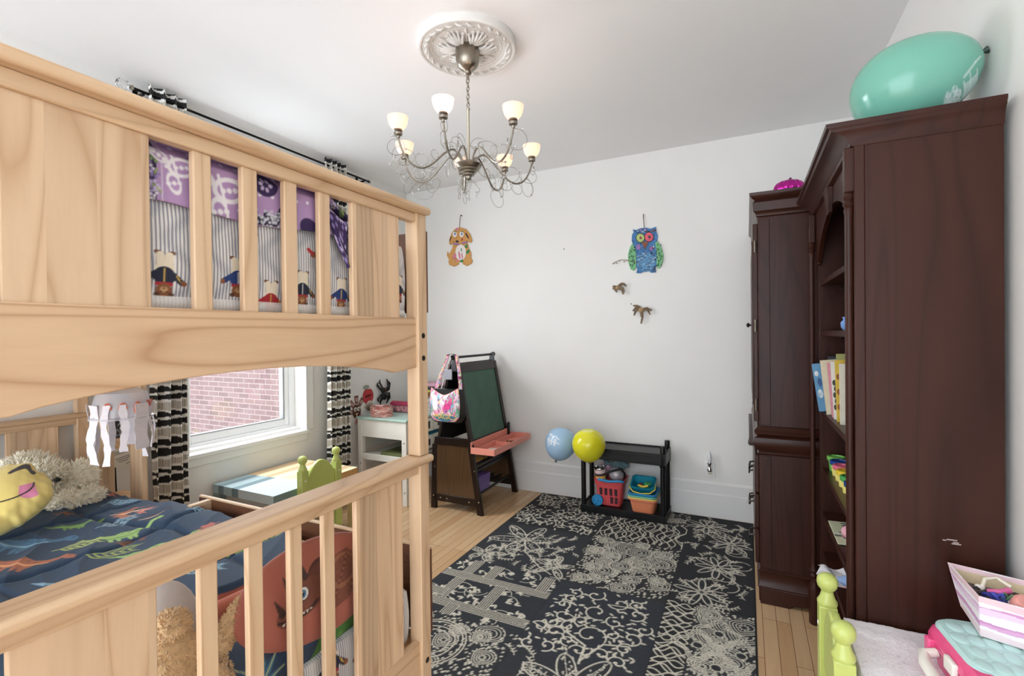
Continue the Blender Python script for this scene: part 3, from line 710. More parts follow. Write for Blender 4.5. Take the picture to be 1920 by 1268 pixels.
# oval rust cushion with a brown dinosaur
def dinohead(c, R):
    sk, dk, lt = (126, 74, 58), (86, 48, 40), (158, 104, 76)
    c0 = c
    class Sh:
        ell = staticmethod(lambda x, y, *r: c0.ell(x-.36*R, y, *r)); line = staticmethod(lambda p, *r: c0.line([(q[0]-.36*R, q[1]) for q in p], *r)); poly = staticmethod(lambda p, col: c0.poly([(q[0]-.36*R, q[1]) for q in p], col))
    c = Sh
    e = lambda x, y, rx, ry, a, col: c.ell(x*R, y*R, rx*R, ry*R, a, col)
    # body at upper right, neck frill, head at lower left
    c.poly([(R*p[0], R*p[1]) for p in ((.45, .52), (1.0, .62), (1.35, .35), (1.30, -.1), (.95, -.42), (.55, -.50), (.30, -.25), (.25, .2))], sk)
    e(.80, .20, .42, .34, .3, lt); e(.85, .22, .34, .26, .3, sk)
    for k in range(26): e(.55+.028*k % .7, -.3+.031*k*1.7 % .8, .028, .02, .4, dk if k % 2 else lt)
    e(.25, .30, .34, .32, .2, dk); e(.22, .26, .29, .27, .2, (112, 64, 54))
    e(-.15, -.02, .50, .33, .35, sk); e(-.52, -.22, .26, .21, .3, sk); e(-.42, -.08, .28, .16, .4, lt); e(-.30, .02, .3, .17, .4, sk)
    for x, y, a in ((-.50, .42, 2.2), (-.15, .58, 1.9), (-.66, .06, 2.5)): c.line([(R*x, R*y-R*.22), (R*(x+.2*math.cos(a)), R*y+R*.06)], [R*.15, R*.02], (66, 44, 40))
    e(-.20, .06, .13, .14, 0, (66, 42, 38)); e(-.20, .06, .105, .115, 0, (238, 236, 232)); e(-.21, .055, .07, .08, 0, (74, 128, 168)); e(-.22, .055, .036, .042, 0, (18, 18, 20)); e(-.235, .085, .014, .016, 0, (250, 250, 250))
    c.line([(R*-.74, R*-.30), (R*-.45, R*-.38), (R*-.10, R*-.30), (R*.12, R*-.16)], R*.06, (60, 34, 34))
    for k in range(8): c.poly([(R*(-.66+.085*k), R*(-.34+.012*k)), (R*(-.60+.085*k), R*(-.34+.012*k)), (R*(-.63+.085*k), R*(-.41+.016*k))], (236, 230, 214))
    e(-.66, -.16, .03, .02, .4, (50, 30, 30))
    pass
    for i in range(150):
        x, y = rng.uniform(-.5, 1.1), rng.uniform(-.4, .5)
        if x > .1: e(x, y, .018, .012, rng.uniform(0, 3), (104, 60, 48) if i % 2 else (150, 96, 72))
cushion('dinosaur_cushion', dinohead, 0.118, 0.06, (-0.962, 0.850, 0.738), (1, 0, 0.18), (0, 0.12, 1), painted('rust_print', 0.7, 0.2, 0.05), 'oval rust cushion printed with a brown dinosaur, behind the lower end slats', 'cushion', (172, 100, 84), flat=0.45, rx=1.88)
# folded green and navy blanket below it
th = empty('folded_blanket', (-1.02, 0.80, 0.59), 'folded green and navy leaf blanket under the rust dinosaur cushion', 'blanket')
U, V = uv(160, 90)
Yt = 0.60+U*0.50; S = V*0.20
Zt = 0.588+np.where(S < 0.06, S, 0.06)+0.05*U*np.clip(S/0.06, 0, 1)+0.004*fbm(Yt, S, 25, 3); Xt = np.where(S < 0.06, -0.945+0.01*np.sin(S/0.06*3.14), -0.945-(S-0.06))+0.003*fbm(Yt, S, 30, 8)
c = Canvas(Yt, S, 0.003, (46, 66, 92))
c.poly([(0.80, -.01), (1.2, -.01), (1.2, .3), (0.93, .3), (0.86, .08)], (78, 132, 66))
for i in range(70): c.ell(rng.uniform(.86, 1.1), rng.uniform(0, .2), .008, .005, rng.uniform(0, 3), (56, 108, 50) if i % 2 else (112, 164, 84))
for a in np.linspace(-0.3, 2.6, 8):
    c.line([(.66, .02), (.66+.075*math.cos(a)*.5, .02+.09*math.sin(a)*.5), (.66+.075*math.cos(a), .02+.09*math.sin(a))], [.006, .014, .001], (58, 112, 138)); c.line([(.66, .02), (.66+.07*math.cos(a), .02+.085*math.sin(a))], .002, (208, 200, 120))
grid_mesh('blanket_fold', np.stack([Xt, Yt, Zt], -1), c.C, PRINT, th, solid=0.006)

# ---------------------------------------------------------------- paper jellyfish craft hung under the upper bunk
jel = empty('paper_jellyfish', (-1.90, 0.87, 1.10), 'clear plastic bowl craft with white tissue streamers hanging under the upper bunk', 'paper craft')
jc = (-1.90, 0.87, 1.095); R0 = 0.080
cp = NT('clear_bowl'); tr = cp.n('BsdfTransparent'); tr.inputs[0].default_value = (.93, .93, .95, 1); mx = cp.n('MixShader'); mx.inputs[0].default_value = 0.45; cp.l(tr.outputs[0], mx.inputs[1]); cp.l(cp.b.outputs[0], mx.inputs[2]); cp.l(mx.outputs[0], cp.out.inputs[0]); cp.b.inputs['Base Color'].default_value = (.85, .85, .9, 1); cp.b.inputs['Roughness'].default_value = .1
B().lathe([(R0*1.12, 0), (R0*1.10, .004), (R0, .008), (R0*.97, .05), (R0*.85, .085), (R0*.5, .10), (0.001, .102)], jc, (0, 0, 1), 36, cap=False).done('bowl', cp.m, jel)
TISS = plain('tissue_paper', (240, 234, 238), 0.95, noise=0.04, nscale=60, **{'Subsurface Weight': 0.0})
for k in range(11):
    a = 0.2+k*2*math.pi/11; r_ = R0*1.06; L = rng.uniform(0.09, 0.17); wd = 0.022 if k % 4 else 0.05
    p = lambda t: (jc[0]+math.cos(a)*(r_+0.004*math.sin(t*9+k)), jc[1]+math.sin(a)*(r_+0.006*math.sin(t*7+k*2)), jc[2]+0.05-t*(L+.05))
    n = 14; B().strip([p(i/n) for i in range(n+1)], [wd*(0.9+0.12*math.sin(i*1.7+k)+rng.uniform(-.12, .12)) for i in range(n+1)], 0.0012, (-math.sin(a), math.cos(a), 0)).done('streamer', TISS, jel, smooth=False)
for k in range(7):
    a = -0.9+k*0.5; pts = [(jc[0]+R0*1.01*math.cos(a+.12*math.cos(t)), jc[1]+R0*1.01*math.sin(a+.12*math.cos(t)), jc[2]+.035+.02*math.sin(t)) for t in np.linspace(0, 4.5+k % 3, 14)]
    B().tube(pts, .0025, 5).done('marker_scribble', plain('orange_marker', (228, 120, 86), .6), jel)
B().tube([(jc[0], jc[1], jc[2]+.10), (jc[0], jc[1], 1.386)], 0.0008, 5).done('string', WHITE, jel)

# papers and cable on the window wall behind the ladder
def wallpaper_sheet(name, y0, y1, z0, z1, tilt, painter, label, cat):
    U, V = uv(90, 90); cy, cz = (y0+y1)/2, (z0+z1)/2; W, H = y1-y0, z1-z0
    y = (U-.5)*W; z = (V-.5)*H; ct, st = math.cos(tilt), math.sin(tilt)
    P = np.stack([np.full(U.shape, XL+0.0025)+0.004*np.sin(U*3)*V, cy+y*ct-z*st, cz+y*st+z*ct], -1)
    c = Canvas(U, V, 0.015, (238, 234, 222)); painter(c)
    o = grid_mesh(name, P, c.C, PRINTP, None, (XL, cy, z0), solid=-0.001); return tag(o, label, cat)
def green_art(c):
    for i in range(5): c.line([(.1+.3*(i % 2), .95-.2*i), (.3+.3*(i % 2), .8-.2*i), (.5+.2*(i % 2), .9-.2*i)], .09, (122, 158, 112))
    for i in range(4): c.ring(.75, .85-.24*i, .10, .06, (110, 148, 104))
    c.poly([(.2, .02), (.5, .02), (.42, .75), (.3, .9)], (54, 54, 58))
    for i in range(18): c.ell(.2+rng.rand()*.3, rng.rand()*.5, .03, .02, 1, (190, 190, 194))
wallpaper_sheet('wall_drawing', 1.31, 1.43, 0.80, 1.02, 0.0, green_art, 'child drawing in green and black on the wall behind the ladder', 'drawing')
def sign(c):
    for i, (v, a0, a1) in enumerate(((.86, .3, .8), (.76, .3, .75), (.52, .35, .9), (.42, .4, .95), (.32, .45, .8), (.14, .7, .95))):
        x = a0
        while x < a1: L = .04+.06*rng.rand(); c.line([(x, v), (min(x+L, a1), v)], .03, (70, 66, 64)); x += L+.025
    c.line([(.02, .5), (.06, .62), (.03, .7)], .012, (120, 116, 110))
wallpaper_sheet('paper_notice', 1.30, 1.42, 0.67, 0.775, 0.18, sign, 'cream paper notice pinned askew under the green drawing by the ladder', 'notice')
b = B().tube([(XL+.006, 1.338, .68), (XL+.007, 1.342, .5), (XL+.007, 1.35, .30), (XL+.006, 1.352, .262)], .004, 8); solo(b, 'power_cord', BLACKP, 'black cord running down the window wall behind the ladder', 'cord')

# ================================================================ curtains, rod
def curtain_paint(c, Z, U, seed):
    r = np.random.RandomState(seed); z = -0.02; black, white, taupe = (32, 30, 30), (248, 246, 240), (172, 163, 150)
    seq = []
    while z < 2.8:
        for h, col in ((.032, black), (.014, white), (.030, black), (.016, white), (.046, taupe), (.014, white)):
            hh = h*r.uniform(.75, 1.25); seq.append((z, z+hh, col)); z += hh
    for a, b_, col in seq:
        m = (Z+0.004*np.sin(U*17+a*40)+0.003*np.sin(U*41+a*90) >= a) & (Z+0.004*np.sin(U*17+b_*40)+0.003*np.sin(U*41+b_*90) < b_)
        c.C[m] = lin(col)
        if col == taupe:
            q = (np.sin(U*420) > 0.2) & m; c.C[q] = lin((222, 216, 204))
def curtain(name, y0, y1, waves, seed, label, z0=0.05, phase=0.0):
    root = empty(name, (-2.915, (y0+y1)/2, z0), label, 'curtain', 'striped curtains at the window')
    U, V = uv(150, 560)
    Z = z0+V*(2.742-z0); gather = np.clip((Z-2.62)/0.12, 0, 1)
    ph = U*waves*2*math.pi+phase+0.5*np.sin(Z*1.3+seed)
    amp = 0.034*(1-0.35*gather)
    X = -2.915+amp*np.sin(ph)+0.006*np.sin(Z*4+U*9); Y = y0+(U+0.035*np.sin(ph*2+.4))*(y1-y0)+0.012*np.sin(Z*2.1+seed)*(1-V)
    c = Canvas(U, V, .01, (232, 228, 218)); curtain_paint(c, Z, U, seed)
    grid_mesh('curtain_fabric', np.stack([X, Y, Z], -1), c.C, PRINT, root, solid=0.0025)
    return root
curtain('curtain', 1.475, 1.665, 3.0, 3, 'black and white striped curtain left of the window, beside the bunk ladder', phase=0.3)
curtain('curtain', 2.685, 2.905, 4.5, 5, 'black and white striped curtain right of the window, beside the white desk')
rod = empty('curtain_rod', (-2.915, 2.29, 2.69), 'black curtain rod with crystal finial above the window', 'curtain rod')
B().cyl((-2.915, 1.41, 2.69), (-2.915, 3.17, 2.69), 0.0075).done('rod', BLACKM, rod)
B().cyl((-2.945, 1.46, 2.672), (-2.945, 3.14, 2.672), 0.003).done('thin_rod', CHROME, rod)
for y in (1.46, 3.12):
    B().box(-3.0, -2.915, y-.006, y+.006, 2.674, 2.686).box(-3.004, -2.997, y-.012, y+.012, 2.65, 2.72).done('bracket', BLACKM, rod, bevel=.001)
for y, s in ((1.41, -1), (3.17, 1)):
    B().lathe([(.012, 0), (.014, .006), (.008, .012), (.010, .018), (.006, .022)], (-2.915, y, 2.69), (0, s, 0), 14).done('finial_cap', NICKEL, rod)
bm_ = bmesh.new(); bmesh.ops.create_icosphere(bm_, subdivisions=2, radius=0.031); bmesh.ops.translate(bm_, verts=bm_.verts, vec=(-2.915, 1.362, 2.69))
b = B(); b.bm = bm_; b.done('finial', CRYSTAL, rod, smooth=False)
# ================================================================ striped table and lime chairs
tb = empty('kids_table', (-2.715, 2.12, 0), 'low blue and cream striped play table under the window', 'table')
TX0, TX1, TY0, TY1, TZ = -2.985, -2.430, 1.84, 2.50, 0.45
U, V = uv(120, 160)
Xt = TX0+U*(TX1-TX0); Yt = TY0+V*(TY1-TY0)
def table_paint(c, X, Y):
    blue, blue2, cream, tan_, orng, yel = (164, 186, 192), (112, 136, 146), (240, 228, 186), (208, 178, 138), (214, 166, 106), (246, 236, 170)
    edges = [(-3.0, blue), (-2.93, blue2), (-2.88, blue), (-2.80, blue2), (-2.74, (196, 212, 218)), (-2.3, blue)]
    for (x0, c0), (x1, _) in zip(edges, edges[1:]): c.C[(X >= x0) & (X < x1)] = lin(c0)
    k = Y > 2.10+(X+2.7)*0.10
    bands = [(-3.0, tan_), (-2.91, cream), (-2.84, tan_), (-2.78, cream), (-2.70, yel), (-2.62, cream), (-2.55, tan_), (-2.48, cream), (-2.4, cream)]
    for (x0, c0), (x1, _) in zip(bands, bands[1:]): c.C[k & (X >= x0) & (X < x1)] = lin(c0)
TP = painted('painted_table', 0.35, 0, 0)
c = Canvas(Xt, Yt, .003, (164, 186, 192)); table_paint(c, Xt, Yt)
grid_mesh('table_top_face', np.stack([Xt, Yt, np.full(Xt.shape, TZ)], -1), c.C, TP, tb)
U, V = uv(150, 8); Xs = TX0+U*(TX1-TX0); c = Canvas(Xs, V, .003, (164, 186, 192)); table_paint(c, Xs, np.full(Xs.shape, TY0))
grid_mesh('table_apron', np.stack([Xs, np.full(Xs.shape, TY0), TZ-0.052*(1-V)], -1), c.C, TP, tb)
BLUEG = plain('blue_grey_paint', (124, 146, 148), 0.4, noise=.03); ORW = wood('orange_pine', (222, 176, 116), (180, 128, 72), 2)
B().box(TX0+.001, TX1-.001, TY0+.001, TY1, TZ-0.052, TZ-.0008).done('table_top', BLUEG, tb, smooth=False)
B().box(TX1-.001, TX1, 2.14, TY1, TZ-.052, TZ-.0008).done('edge_panel', ORW, tb, smooth=False)
for x in (TX0+.002, TX1-.052):
    for y in (TY0+.002, TY1-.052):
        B().box(x, x+.05, y, y+.05, 0, TZ-.052).done('leg', BLUEG if y < 2 else plain('cream_leg', (238, 214, 150), .4), tb, bevel=.002)

WOODS = wood('chair_seat_wood', (224, 184, 130), (184, 136, 86), 0)
def make_chair(label):
    """back in plane x=0, seat towards -x"""
    r = empty('kids_chair', (0, 0, 0), label, 'chair', 'lime green kids chairs')
    for y in (-.130, .130):
        B().box(-.023, .023, y-.024, y+.024, 0, .558).done('back_post', LIME, r, bevel=.003)
        f = B().lathe([(.024, .557), (.026, .562), (.026, .568), (.020, .578), (.017, .588), (.0145, .597), (.018, .602), (.0245, .610), (.027, .622), (.0255, .634), (.019, .643), (.009, .648), (.0, .649)], (0, y, 0), n=24)
        f.done('finial', LIME, r)
    pts = [(-.107, .385), (.107, .385), (.107, .515)]
    for i in range(21):
        t = i/20.0; pts.append((.095-.19*t, .520+.078*math.sin(math.pi*t)**.8))
    pts.append((-.107, .515))
    B().prism(pts, 'x', -.013, .013).done('backrest', LIME, r, bevel=.006, seg=3)
    B().box(-.29, .02, -.150, .150, .272, .292).done('seat', WOODS, r, bevel=.006)
    for y in (-.130, .130): B().box(-.275, -.235, y-.02, y+.02, 0, .272).done('leg', LIME, r, bevel=.003)
    for y in (-.130, .130): B().box(-.235, -.023, y-.011, y+.011, .225, .272).done('apron', LIME, r, bevel=.002)
    B().box(-.013, .013, -.106, .106, .12, .16).done('stretcher', LIME, r, bevel=.002)
    for y in (-.130, .130): B().lathe([(.006, 0), (.005, .002), (0, .0025)], (.0231, y, .50), (1, 0, 0), 12).done('screw_cap', PAPER, r)
    return r
ch = make_chair('lime green kids chair with ball finials at the striped table by the window')
ch.location = (-2.385, 2.135, 0); ch.rotation_euler = (0, 0, 0.0)
ch2 = copy_tree(ch); ch2['label'] = 'lime green kids chair in the right foreground, tucked against the white draped table'
ch2.location = (0.207, 1.53, 0); ch2.rotation_euler = (0, 0, math.pi)

# ================================================================ white desk with drawers in the corner
dk = empty('kids_desk', (-2.67, 3.40, 0), 'white kids desk with mint green top in the corner behind the bunk', 'desk')
DX0, DX1, DY0, DY1, DZ = -2.93, -2.425, 3.02, 3.755, 0.668
B().box(DX0-.01, DX1+.012, DY0-.012, DY1, DZ, DZ+.020).done('desk_top', MINT, dk, bevel=.006, seg=3)
for x in (DX0, DX1-.046):
    for y in (DY0, DY1-.046): B().box(x, x+.046, y, y+.046, 0, DZ).done('leg', WHITE, dk, bevel=.003)
B().box(DX0+.046, DX1-.046, DY0+.004, DY0+.022, 0.525, DZ).done('side_panel', WHITE, dk, bevel=.002)
B().box(DX0+.046, DX1-.046, DY0+.004, DY0+.022, 0.335, 0.385).done('side_rail', WHITE, dk, bevel=.002)
B().box(DX0, DX0+.012, DY0+.046, DY1-.046, 0.40, DZ).done('back_panel', WHITE, dk, bevel=.002)
B().box(DX0+.02, DX1-.02, DY0+.03, DY1-.03, 0.36, 0.375).done('shelf', WHITE, dk, bevel=.002)
for z0, z1 in ((0.545, 0.66), (0.40, 0.51)):
    for k, (y0, y1) in enumerate(((DY0+.05, DY0+.365), (DY0+.375, DY1-.05))):
        d = B().box(DX1-.02, DX1+.004, y0, y1, z0, z1).done('drawer_front', WHITE, dk, bevel=.003)
        B().box(DX1+.004, DX1+.006, y0+.05, y1-.05, z0+.028, z1-.028).done('drawer_window', plain('dark_pattern', (60, 60, 62), .6, noise=.8, nscale=60), d)
for x, z in ((-2.445, 0.505), (-2.445, .11), (-2.9, .30)): B().lathe([(.006, 0), (.004, .003), (0, .0035)], (x, DY0-.0005, z), (0, -1, 0), 10).done('screw', plain('screw_grey', (120, 120, 122), .4, .6), dk)
b = B().box(-2.72, -2.50, 3.06, 3.30, 0.376, 0.40); solo(b, 'notebook', plain('olive_cover', (112, 116, 72), .6), 'olive green notebook on the white desk shelf', 'notebook', bevel=.003)
# things on the desk top
ZD = DZ+.0202
fb = empty('floral_box', (-2.755, 3.115, ZD), 'oval pink floral box on the near corner of the mint desk top', 'box')
U, V = uv(120, 24); a = U*2*math.pi
c = Canvas(U, V, .02, (196, 120, 110))
for i in range(420): c.ell(rng.rand(), rng.rand(), .014, .07, rng.rand()*3, ((232, 190, 182), (240, 226, 216), (170, 76, 74), (206, 140, 110), (150, 90, 80))[i % 5])
c.poly([(.60, 0), (.625, 0), (.625, 1), (.60, 1)], (240, 232, 228))
grid_mesh('box_side', np.stack([-2.755+.105*np.cos(a), 3.115+.075*np.sin(a), ZD+.082*V], -1), c.C, PRINTP, fb, closed_u=False, solid=.003)
B().loft([[(-2.755+.104*math.cos(t), 3.115+.074*math.sin(t), z) for t in np.linspace(0, 2*math.pi, 40)[:-1]] for z in (ZD, ZD+.004)]).done('box_bottom', plain('box_pink', (206, 150, 142), .7), fb)
B().box(-2.80, -2.72, 3.085, 3.115, ZD+.078, ZD+.094, rotm(0, 0, 0)).done('eraser_stick', plain('pale_pink', (232, 176, 172), .6), fb, bevel=.004)
pcs = empty('pencil_case', (-2.70, 3.35, ZD), 'dark red pencil case with white floral print behind the pink floral box', 'pencil case')
b = B(); b.box(-2.83, -2.60, 3.31, 3.385, ZD, ZD+.062); b.done('case_body', plain('case_print', (170, 120, 126), .7, noise=.9, nscale=38), pcs, bevel=.015, seg=3)
b = B(); b.loft([[(-2.83, 3.31+.0375-.0375*math.cos(t), ZD+.062+.033*math.sin(t)) for t in np.linspace(0, math.pi, 10)], [(-2.60, 3.31+.0375-.0375*math.cos(t), ZD+.062+.033*math.sin(t)) for t in np.linspace(0, math.pi, 10)]]); b.done('case_flap', plain('magenta_cloth', (160, 40, 78), .6), pcs)
b = B().lathe([(.028, 0), (.030, .004), (.030, .062), (.027, .062), (.026, .006), (0, .005)], (-2.875, 3.25, ZD), n=24); solo(b, 'small_cup', PAPER, 'small white cup between floral box and pencil case', 'cup')
# stacked stationery behind the easel
sb = empty('craft_box', (-2.62, 3.62, ZD), 'brown cardboard box of art supplies on the desk behind the easel', 'box')
bb = B(); 
for x0, x1, y0, y1 in ((-2.76, -2.48, 3.545, 3.549), (-2.76, -2.48, 3.701, 3.705), (-2.76, -2.756, 3.549, 3.701), (-2.484, -2.48, 3.549, 3.701)): bb.box(x0, x1, y0, y1, ZD, ZD+.16)
bb.box(-2.756, -2.484, 3.549, 3.701, ZD, ZD+.004); bb.done('box_body', plain('cardboard', (176, 138, 96), .8), sb)
bb = B().hexa([(-2.48, 3.545, ZD+.16), (-2.48, 3.705, ZD+.16), (-2.477, 3.705, ZD+.16), (-2.477, 3.545, ZD+.16)], [(-2.43, 3.545, ZD+.10), (-2.43, 3.705, ZD+.10), (-2.427, 3.705, ZD+.103), (-2.427, 3.545, ZD+.103)]); bb.done('box_flap', plain('cardboard_flap', (186, 150, 108), .8), sb)
for k, (nm, colr, lab) in enumerate((('colouring_book', (206, 190, 96), 'yellow colouring book on top of the cardboard art box'), ('colouring_book', (66, 66, 62), 'dark covered colouring book above the yellow one'), ('colouring_book', (202, 158, 176), 'pink rolled colouring book topmost on the cardboard box'))):
    z = ZD+.162+k*.024; b = B().box(-2.74, -2.46, 3.50-.0*k, 3.70, z, z+.022 if k < 2 else z+.03); solo(b, nm, plain('cover%d' % k, colr, .5, noise=.25, nscale=25), lab, 'book', bevel=.004 if k < 2 else .014)
pb = B().lathe([(.045, 0), (.05, .004), (.052, .13), (.048, .13), (.046, .006), (0, .005)], (-2.475, 3.40, ZD), n=28); solo(pb, 'pencil_pot', plain('mono_print', (190, 190, 192), .5, noise=.7, nscale=55), 'black and white patterned pot on the desk edge behind the bag', 'pot')
bbn = B().loft([[(-2.60+s*q*.10, 3.48+t*q*.11, z) for s, t in ((-1, -1), (1, -1), (1, 1), (-1, 1))] for q, z in ((.85, 0.376), (1.0, .50), (1.06, .505), (1.06, .512), (.97, .512), (.82, .386))]); solo(bbn, 'storage_bin', col_plastic('cyan_plastic', (60, 160, 206)), 'bright blue bin on the desk shelf beside the easel', 'bin', bevel=.004)

# ================================================================ paper crafts stuck to the window wall above the desk
def shape(pts, y, z, s): return [(y+s*p[0], z+s*p[1]) for p in pts]
def plate(b, poly, x=0.0, t=0.003): return b.prism(poly, 'x', XL+.0015+x, XL+.0015+x+t)
def blob(cy, cz, ry, rz, n=28, f=None): return [(cy+ry*(1 if f is None else f(a))*math.cos(a), cz+rz*(1 if f is None else f(a))*math.sin(a)) for a in np.linspace(0, 2*math.pi, n+1)[:-1]]
ap = empty('paper_apple', (XL+.002, 3.225, 0.77), 'red paper apple lettered start with grey leaf on the wall above the desk', 'paper craft')
plate(B(), blob(3.225, .83, .066, .070, 36, lambda a: 1-.14*math.exp(-((a-math.pi/2)/.28)**2)-.06*math.exp(-((a-3*math.pi/2)/.3)**2))).done('apple', plain('red_paper', (190, 62, 66), .8), ap, smooth=False)
plate(B(), blob(3.20, .912, .036, .018), .003).done('leaf', plain('grey_green_paper', (150, 160, 146), .8), ap, smooth=False)
me = text_mesh('start', .042, .0006); me.transform(Matrix.Translation((XL+.0062, 3.226, .835)) @ Matrix.Rotation(.12, 4, 'X') @ Matrix(((0, 0, 1, 0), (1, 0, 0, 0), (0, 1, 0, 0), (0, 0, 0, 1))))
me.transform(Matrix.Translation(-Vector(ap.location))); link('lettering', me, BOLT, ap, smooth=False)
sh = empty('paper_shell', (XL+.008, 3.235, .70), 'cream paper fan disc overlapping the bottom of the red apple', 'paper craft')
plate(B(), blob(3.235, .742, .046, .048), .008).done('disc', plain('cream_card', (226, 212, 194), .8), sh, smooth=False)
for k in range(7):
    a = .5+k*.33; b = B(); plate(b, [(3.225+.008*math.cos(a+1.57), .705+.008*math.sin(a+1.57)), (3.225+.07*math.cos(a), .705+.07*math.sin(a)), (3.225+.07*math.cos(a+.1), .705+.07*math.sin(a+.1)), (3.225-.006*math.cos(a+1.57), .705)], .0115, .001); b.done('rib', plain('rib_tan', (176, 150, 120), .8), sh, smooth=False)
tk = empty('paper_bird', (XL+.002, 3.07, .63), 'brown paper bird face with feather strips on the wall left of the desk', 'paper craft')
BRNP = plain('brown_paper', (92, 58, 46), .8)
plate(B(), blob(3.085, .715, .048, .060)).done('head', BRNP, tk, smooth=False)
for dy, dz, a in ((-.07, .0, 3.1), (-.05, .065, 2.3), (0, .10, 1.6), (.055, .075, .9)):
    p = Matrix.Rotation(a, 2); pl = [Vector(q) @ p.transposed() for q in ((-.035, -.018), (.035, -.022), (.035, .022), (-.035, .018))]
    f_ = B(); plate(f_, [(3.085+dy+q.x, .715+dz+q.y) for q in pl], -.0005, .002); f = f_.done('feather', plain('feather_brown', (126, 84, 72), .8), tk, smooth=False)
    f_ = B(); plate(f_, [(3.085+dy+q.x*.6, .715+dz+q.y*.5) for q in pl], .002, .0008); f_.done('feather_mark', plain('feather_pink', (196, 158, 150), .8), f, smooth=False)
for dy in (-.017, .02):
    e = B(); plate(e, blob(3.085+dy, .735, .016, .018), .0035, .001); e = e.done('eye', PAPER, tk, smooth=False)
    q = B(); plate(q, blob(3.088+dy, .733, .007, .008), .0048, .001); q.done('pupil', BOLT, e, smooth=False)
q = B(); plate(q, [(3.07, .70), (3.10, .70), (3.085, .672)], .0035, .001); q.done('beak', plain('beak_tan', (224, 196, 150), .8), tk, smooth=False)
q = B(); plate(q, [(3.075, .655), (3.105, .665), (3.135, .69), (3.15, .66), (3.13, .64), (3.10, .63), (3.07, .60), (3.06, .625)], .0035, .001); q.done('wattle', plain('pink_paper', (226, 160, 154), .8), tk, smooth=False)
sp = empty('toy_spider', (XL+.004, 3.418, .77), 'black spider with curled legs and red mark stuck on the wall above the desk', 'spider decoration')
BLK = plain('spider_black', (18, 18, 20), .3)
B().ball((XL+.018, 3.418, .812), (.018, .033, .040)).done('abdomen', BLK, sp); B().ball((XL+.016, 3.418, .862), (.014, .024, .024)).done('head', BLK, sp)
for s_ in (-1, 1):
    for dz, a, b_ in ((.02, (.05, .05), (.055, .10)), (.01, (.06, .025), (.085, .075)), (-.005, (.065, -.01), (.08, -.055)), (-.015, (.045, -.035), (.05, -.085))):
        B().tube([(XL+.016, 3.418+s_*.015, .84+dz-.005), (XL+.03, 3.418+s_*a[0]*.8, .84+a[1]), (XL+.012, 3.418+s_*b_[0], .84+b_[1]), (XL+.008, 3.418+s_*(b_[0]-.012), .84+b_[1]+(.02 if b_[1] > 0 else -.02))], [.0095, .010, .0085, .005], 8).done('leg', BLK, sp)
B().ball((XL+.028, 3.418, .868), (.006, .009, .010)).done('mark', plain('dark_red', (120, 24, 36), .5), sp)

# ================================================================ easel
ez = empty('art_easel', (-2.02, 3.41, 0), 'dark brown standing kids easel with green chalkboard and coral tray', 'easel')
EY0, EY1 = 3.10, 3.72
def side(y0, y1):
    for (xa, xb, xc, xd) in ((-2.252, -2.205, -2.192, -2.232), (-1.83, -1.782, -1.868, -1.905)):
        B().prism([(xa, 0), (xb, 0), (max(xc, xd) if xa < -2 else xc, .505), (min(xc, xd), .505)], 'y', y0, y1).done('leg', ESPRESSO, ez, bevel=.002)
    B().prism([(-2.215, .505), (-1.862, .505), (-1.873, .565), (-2.205, .565)], 'y', y0-.002, y1+.002).done('cross_rail', ESPRESSO, ez, bevel=.002)
    B().prism([(-2.218, .062), (-1.842, .062), (-1.847, .118), (-2.214, .118)], 'y', y0, y1).done('cross_rail', ESPRESSO, ez, bevel=.002)
    B().prism([(-2.212, .118), (-1.846, .118), (-1.905, .505), (-2.19, .505)], 'y', y0+.006, y1-.006).done('side_panel', wood('espresso_panel', (84, 60, 40), (44, 29, 20), 2, rough=.2, contrast=.8, coat=.9), ez)
    for x, z in ((-2.225, .10), (-1.815, .10), (-2.16, .09), (-2.10, .09), (-1.90, .09), (-2.212, .33), (-1.85, .33)):
        B().lathe([(.006, 0), (.005, .0015), (0, .002)], (x, y0-.0005 if y0 < 3.4 else y1+.0005, z), (0, -1 if y0 < 3.4 else 1, 0), 10).done('screw', CHROME, ez)
side(EY0, EY0+.026); side(EY1-.026, EY1)
def board(sgn, mat, zb=.52, zt=1.135):
    xb, xt = -2.03+sgn*.135, -2.03+sgn*.022
    X = lambda z, o=0: xb+(xt-xb)*(z-zb)/(zt-zb)+sgn*o
    def slab(y0, y1, z0, z1, o0, o1): return B().hexa([(X(z0, o0), y0, z0), (X(z0, o0), y1, z0), (X(z0, o1), y1, z0), (X(z0, o1), y0, z0)], [(X(z1, o0), y0, z1), (X(z1, o0), y1, z1), (X(z1, o1), y1, z1), (X(z1, o1), y0, z1)])
    slab(EY0, EY0+.045, zb, zt, 0, .022).done('frame_stile', ESPRESSO, ez, bevel=.002); slab(EY1-.045, EY1, zb, zt, 0, .022).done('frame_stile', ESPRESSO, ez, bevel=.002)
    slab(EY0+.045, EY1-.045, zt-.065, zt, 0, .022).done('frame_rail', ESPRESSO, ez, bevel=.002); slab(EY0+.045, EY1-.045, zb, zb+.035, 0, .022).done('frame_rail', ESPRESSO, ez, bevel=.002)
    o = slab(EY0+.045, EY1-.045, zb+.035, zt-.065, .006, .014).done('writing_board', mat, ez, smooth=False)
    slab(EY0+.02, EY1-.02, zb+.02, zt-.03, -.004, .003).done('shade_backing', BLACKP, ez, smooth=False)  # added black panel standing in for the shadow between the boards
    if sgn > 0: o['label'] = 'green chalkboard'
board(1, CHALK); board(-1, plain('whiteboard', (232, 228, 214), .3))
B().cyl((-2.02, EY0-.015, 1.188), (-2.02, EY1+.015, 1.188), .010).done('paper_bar', BLACKP, ez)
